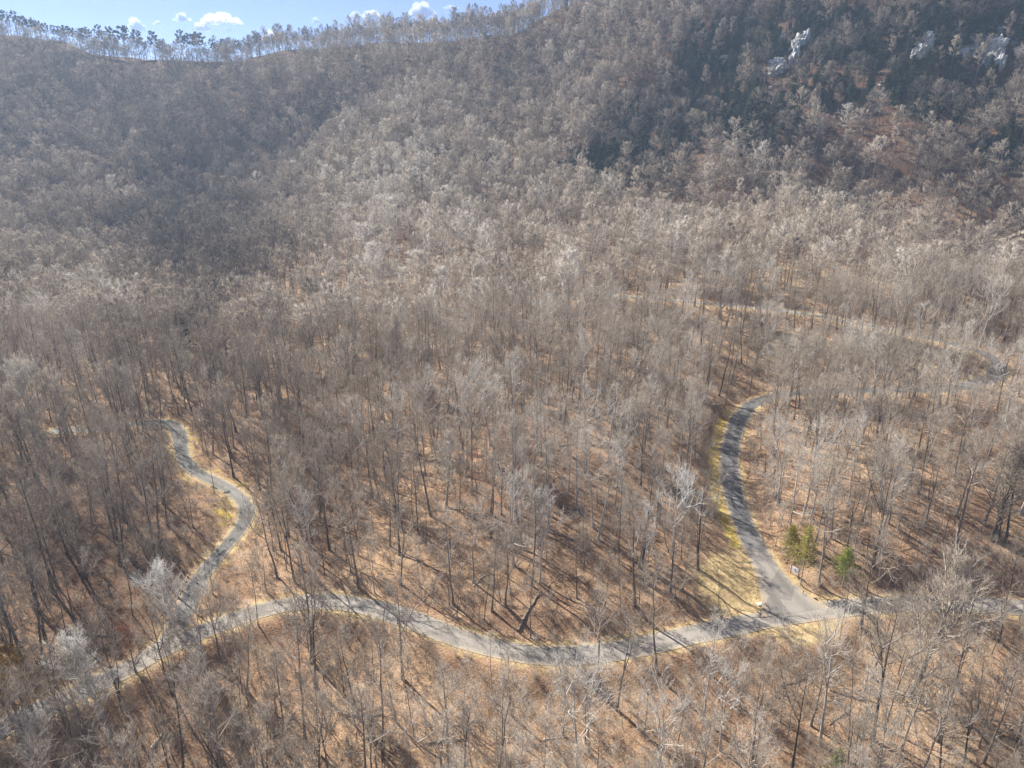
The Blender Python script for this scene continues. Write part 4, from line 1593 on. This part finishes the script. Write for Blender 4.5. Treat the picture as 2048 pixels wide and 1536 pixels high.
tar([(1471, 851), (1473, 851), (1478.2, 838), (1477, 838)], 'thin black streak on the upper side road', .05)
tar([(1474.6, 853), (1477.2, 853), (1481.4, 838), (1479.8, 838)], 'thicker black streak beside the thin one on the upper side road', .05)
tar([(1480.8, 831.5), (1482, 831.5), (1483, 829), (1481.6, 829)], 'small black spot above the streaks on the side road', .05)
tar([(1483.8, 843), (1485, 843), (1485.6, 838.6), (1484.2, 838.6)], 'short black dash right of the streaks on the side road', .05)
tar([(421, 974), (433, 979), (437, 978), (428, 973), (423, 972)], 'black tar patch on the upper bend of the hollow road', .05)
tar([(446, 986), (452, 988), (463, 985), (458, 982), (464, 980), (452, 982)], 'jagged black tar patch on the hollow road bend', .05)
tar([(487, 999), (491, 1006), (494, 1007), (490, 1000)], 'narrow black tar crack near the hollow road edge', .05)
tar([(434, 1116), (446, 1107), (452, 1100), (446, 1101), (437, 1108)], 'long black tar patch on the lower hollow road', .05)
tar([(458, 1086), (464, 1080), (471, 1078), (464, 1076), (458, 1081)], 'short black tar patch above the long one on the hollow road', .05)


# fallen trunks
def fallen(px0, py0, px1, py1, r, m, label, lift=.12):
    A, _ = stand(px0, py0); B, _ = stand(px1, py1)
    n = 8
    u = np.linspace(0, 1, n)
    P = A[None] * (1 - u)[:, None] + B[None] * u[:, None]
    P[:, 2] = np.maximum(P[:, 2], ground(P[:, 0], P[:, 1]) + lift * .5) + r * .5
    g = np.random.default_rng(int(px0 * 7 + py0))
    P += g.normal(0, .06, P.shape)
    G = Geo()
    G.q(*tubes(P[None], (r * (1 - .55 * u))[None], 8))
    root = empty('fallen_trunk', A, 0)
    tag(root, label, 'fallen trunk', 'fallen trunks on the leaf litter')
    V, Q, T = G.arrays()
    o = bpy.data.objects.new('stem', np_mesh('stem', V - A, Q, T, [m]))
    COL.objects.link(o); o.parent = root
    G = Geo()
    D = unit(B - A)
    k = 9
    S = P[g.integers(3, n, k)]
    d = unit(np.repeat(D[None], k, 0) + g.normal(0, .6, (k, 3)) + UP * .4)
    Pb = grow(g, S, d, g.uniform(1.0, 2.6, k), 3, .0, .15)
    G.q(*tubes(Pb, np.full(k, r * .3)[:, None] * np.linspace(1, .3, 4)[None], 4))
    V, Q, T = G.arrays()
    o = bpy.data.objects.new('branches', np_mesh('branches', V - A, Q, T, [m]))
    COL.objects.link(o); o.parent = root


fallen(1780, 922, 1750, 882, .42, M['dead_wood'], 'bleached fallen trunk lying among trees on the right hillside')
fallen(128, 1269, 232, 1273, .2, M['log'], 'long thin fallen trunk on the shaded slope at the left')
fallen(160, 1303, 245, 1290, .16, M['log'], 'shorter fallen trunk under the long one on the shaded slope')
fallen(1038, 1262, 1078, 1190, .26, M['log'], 'dark slanting fallen trunk in the lower part of the wooded lot')
fallen(545, 1478, 590, 1425, .14, M['dead_wood'], 'pale leaning dead stem below the road left of centre')
fallen(405, 1408, 390, 1388, .2, M['dead_wood'], 'short bleached stub below the road fork')
fallen(110, 1522, 145, 1496, .14, M['dead_wood'], 'pale fallen limb near the lower left corner')
fallen(1895, 1006, 1872, 985, .2, M['dead_wood'], 'short bleached fallen trunk on the right hillside')
fallen(1990, 990, 1955, 972, .2, M['dead_wood'], 'bleached fallen trunk near the right edge of the hillside')
fallen(1850, 925, 1900, 915, .18, M['log'], 'grey fallen trunk right of the bleached one on the hillside')
fallen(520, 1466, 480, 1500, .16, M['log'], 'grey fallen trunk among dark stems below the road')
fallen(1700, 1420, 1660, 1448, .18, M['log'], 'grey fallen trunk on the slope below the junction')

# ------------------------------------------------------------------ what sets each tree apart, in words
ORD = ['', 'second', 'third', 'fourth', 'fifth', 'sixth', 'seventh', 'eighth', 'ninth', 'tenth', 'eleventh', 'twelfth', 'thirteenth', 'fourteenth', 'fifteenth', 'sixteenth', 'seventeenth', 'eighteenth', 'nineteenth',
       'twentieth', 'twenty first', 'twenty second', 'twenty third', 'twenty fourth', 'twenty fifth', 'twenty sixth', 'twenty seventh', 'twenty eighth', 'twenty ninth', 'thirtieth']


def place_words(px, py):
    lx, ly, _ = project(ROADS['lower_road']['c'])
    yl = float(np.interp(px, lx, ly))
    hx, hy, _ = project(ROADS['hollow_road']['c'])
    k = (hy > 845)
    xh = float(np.interp(-py, -hy[k], hx[k])) if py > 850 else 340
    sx, sy, _ = project(ROADS['side_road']['c'][:75])
    xs = float(np.interp(-py, -sy, sx)) if py > 800 else 1560
    if py > yl:
        band = 'just below' if py < yl + 85 else 'well below'
        if py > 1536:
            band = 'bottom edge below'
        for x1, w in ((330, 'lower left road end'), (560, 'road fork'), (800, 'road right of fork'), (1000, 'left road bend'), (1230, 'lowest road bend'), (1450, 'right road bend'), (1640, 'road junction'), (1850, 'road right of junction')):
            if px < x1:
                return band + ' ' + w
        return band + ' road at right edge'
    if px < xh:
        if py > 1120:
            return 'on shaded slope above lower left road'
        if py > 980:
            return 'on shaded slope inside hollow road bend'
        return 'on shaded hillside beyond hollow road' if py > 850 else 'in shaded wood far left'
    if px > xs:
        if py > 1120:
            return 'on bank behind the white sign'
        if py > 1000:
            return 'on slope above the white sign'
        if py > 900:
            return 'on hillside right of side road'
        return 'on hillside below upper road loop' if py > 790 else 'inside the upper road loop'
    if px < 700:
        return 'in hollow between the two roads' if py > 1000 else 'in upper hollow left of lot'
    col = 'left' if px < 930 else ('middle' if px < 1180 else 'right')
    if py > 1150:
        return 'in front %s of wooded lot' % col
    if py > 1020:
        return 'in centre %s of wooded lot' % col
    if py > 900:
        return 'in back %s of wooded lot' % col
    return 'on slope above %s of lot' % col


gl = np.random.default_rng(88)
used_ = set()
for _ in range(400):
    x_, y_ = gl.uniform(60, 2000), gl.uniform(880, 1500)
    w_ = place_words(x_, y_)
    if w_ in used_ or len(used_) >= 26:
        continue
    a_, _t = stand(x_, y_)
    D_, _, _ = near_road(a_[0:1], a_[1:2])
    if D_[0] < 8:
        continue
    used_.add(w_)
    an_ = gl.uniform(0, 3.14); L_ = gl.uniform(30, 70) * (y_ / 1300.0)
    pale_ = gl.random() < .4
    fallen(x_, y_, x_ + L_ * math.cos(an_), y_ - L_ * .6 * math.sin(an_), gl.uniform(.13, .26), M['dead_wood'] if pale_ else M['log'],
           '%s fallen trunk lying %s' % ('bleached' if pale_ else 'weathered brown', w_))


def describe(roots, d, noun, cat, group, sizes):
    px, py, _ = project(d['P'])
    rows = {}
    for k, r in enumerate(roots):
        t = d['tint'][k]
        c = 'dark' if t < .36 else 'brown grey' if t < .52 else 'tan grey' if t < .68 else 'pale grey'
        z = sizes[0] if d['s'][k] > 1.04 else sizes[1] if d['s'][k] < .92 else ''
        f = 'forked ' if d['kind'] == 'bare_tree' and d['i'][k] in (0, 2, 4, 6, 8) else ''
        look = ('%s %s %s%s' % (z, c, f, noun)).strip()
        rows.setdefault((look, place_words(px[k], py[k])), []).append((px[k], k))
    for (look, where), L in rows.items():
        L.sort()
        for n, (_, k) in enumerate(L):
            if len(L) == 1:
                lab = '%s %s' % (look, where)
            else:
                o = 'leftmost' if n == 0 else 'rightmost' if n == len(L) - 1 else ORD[n] + ' from left' if n < len(ORD) else 'one of many'
                lab = '%s %s %s' % (look, where, o) if n in (0, len(L) - 1) else '%s %s, %s' % (look, where, o)
                if n in (0, len(L) - 1):
                    lab = '%s %s %s' % (o, look, where)
            tag(roots[k], lab, cat, group)


describe(ROOTS['bare_tree'], big_i, 'bare tree', 'tree', 'tall bare trees of the near wood', ('tall', 'short'))
describe(ROOTS['slender_tree'], slim_i, 'thin stemmed tree', 'tree', 'slender bare trees of the near wood', ('taller', 'shorter'))
describe(ROOTS['sapling'], young_i, 'bare sapling', 'sapling', 'bare saplings of the near wood', ('taller', 'shorter'))


def ev_where(px, py):
    if py > 380:
        return ('in the leafless wood at the far left' if px < 120 else 'in the leafless wood left of centre') if px < 700 else 'in the leafless wood at the centre'
    if px < 700: return 'on the hazy left mountain'
    if px < 1100: return 'on the middle of the mountain'
    if px < 1240: return 'in the dark ravine below the cliffs'
    if px < 1360: return 'at the ravine head' if py < 260 else 'in the middle of the dark ravine'
    if px < 1480: return 'above the lower cliff' if py < 125 else 'below the lower cliff' if py < 230 else 'in the dark ravine right side'
    if px < 1620: return 'above the streaked cliff' if py < 75 else 'beside the streaked cliff' if py < 160 else 'below the streaked cliff'
    if px < 1760: return 'at the top edge between the cliffs' if py < 60 else 'between the two cliff groups' if py < 150 else 'under the gap between the cliffs'
    if px < 1900: return 'above the tilted rock face' if py < 70 else 'below the tilted rock face'
    return 'above the largest cliff' if py < 70 else 'beside the largest cliff' if py < 150 else 'below the largest cliff'


rows = {}
for (r, px, py, t, h) in EVR:
    z = 'small' if h < 8.5 else 'tall' if h > 12.5 else 'middle sized'
    rows.setdefault((z, ev_where(px, py)), []).append((px, r))
for (z, w), L in rows.items():
    L.sort(key=lambda q: q[0])
    for n, (_, r) in enumerate(L):
        o = '' if len(L) == 1 else 'leftmost ' if n == 0 else 'rightmost ' if n == len(L) - 1 else ''
        e = ', %s from the left' % ORD[n] if len(L) > 1 and 0 < n < len(L) - 1 else ''
        tag(r, '%s%s dark evergreen %s%s' % (o, z, w, e), 'evergreen', 'dark evergreens on the mountain')
PINES.sort(key=lambda q: q[1])
A_ = [q for q in PINES if q[1] < 600]; B_ = [q for q in PINES if q[1] >= 600]
for L, w in ((A_, 'along the left ridge skyline'), (B_, 'along the middle ridge skyline')):
    for n, (r, px) in enumerate(L):
        o = 'leftmost of the dark pines' if n == 0 else 'rightmost of the dark pines' if n == len(L) - 1 else 'dark topped pine, %s from the left,' % ORD[n]
        tag(r, '%s %s' % (o, w), 'pine', 'pines on the skyline')

print('COUNTS', len(big['P']), len(slim['P']), len(young['P']), len(far['P']), len(low['P']))
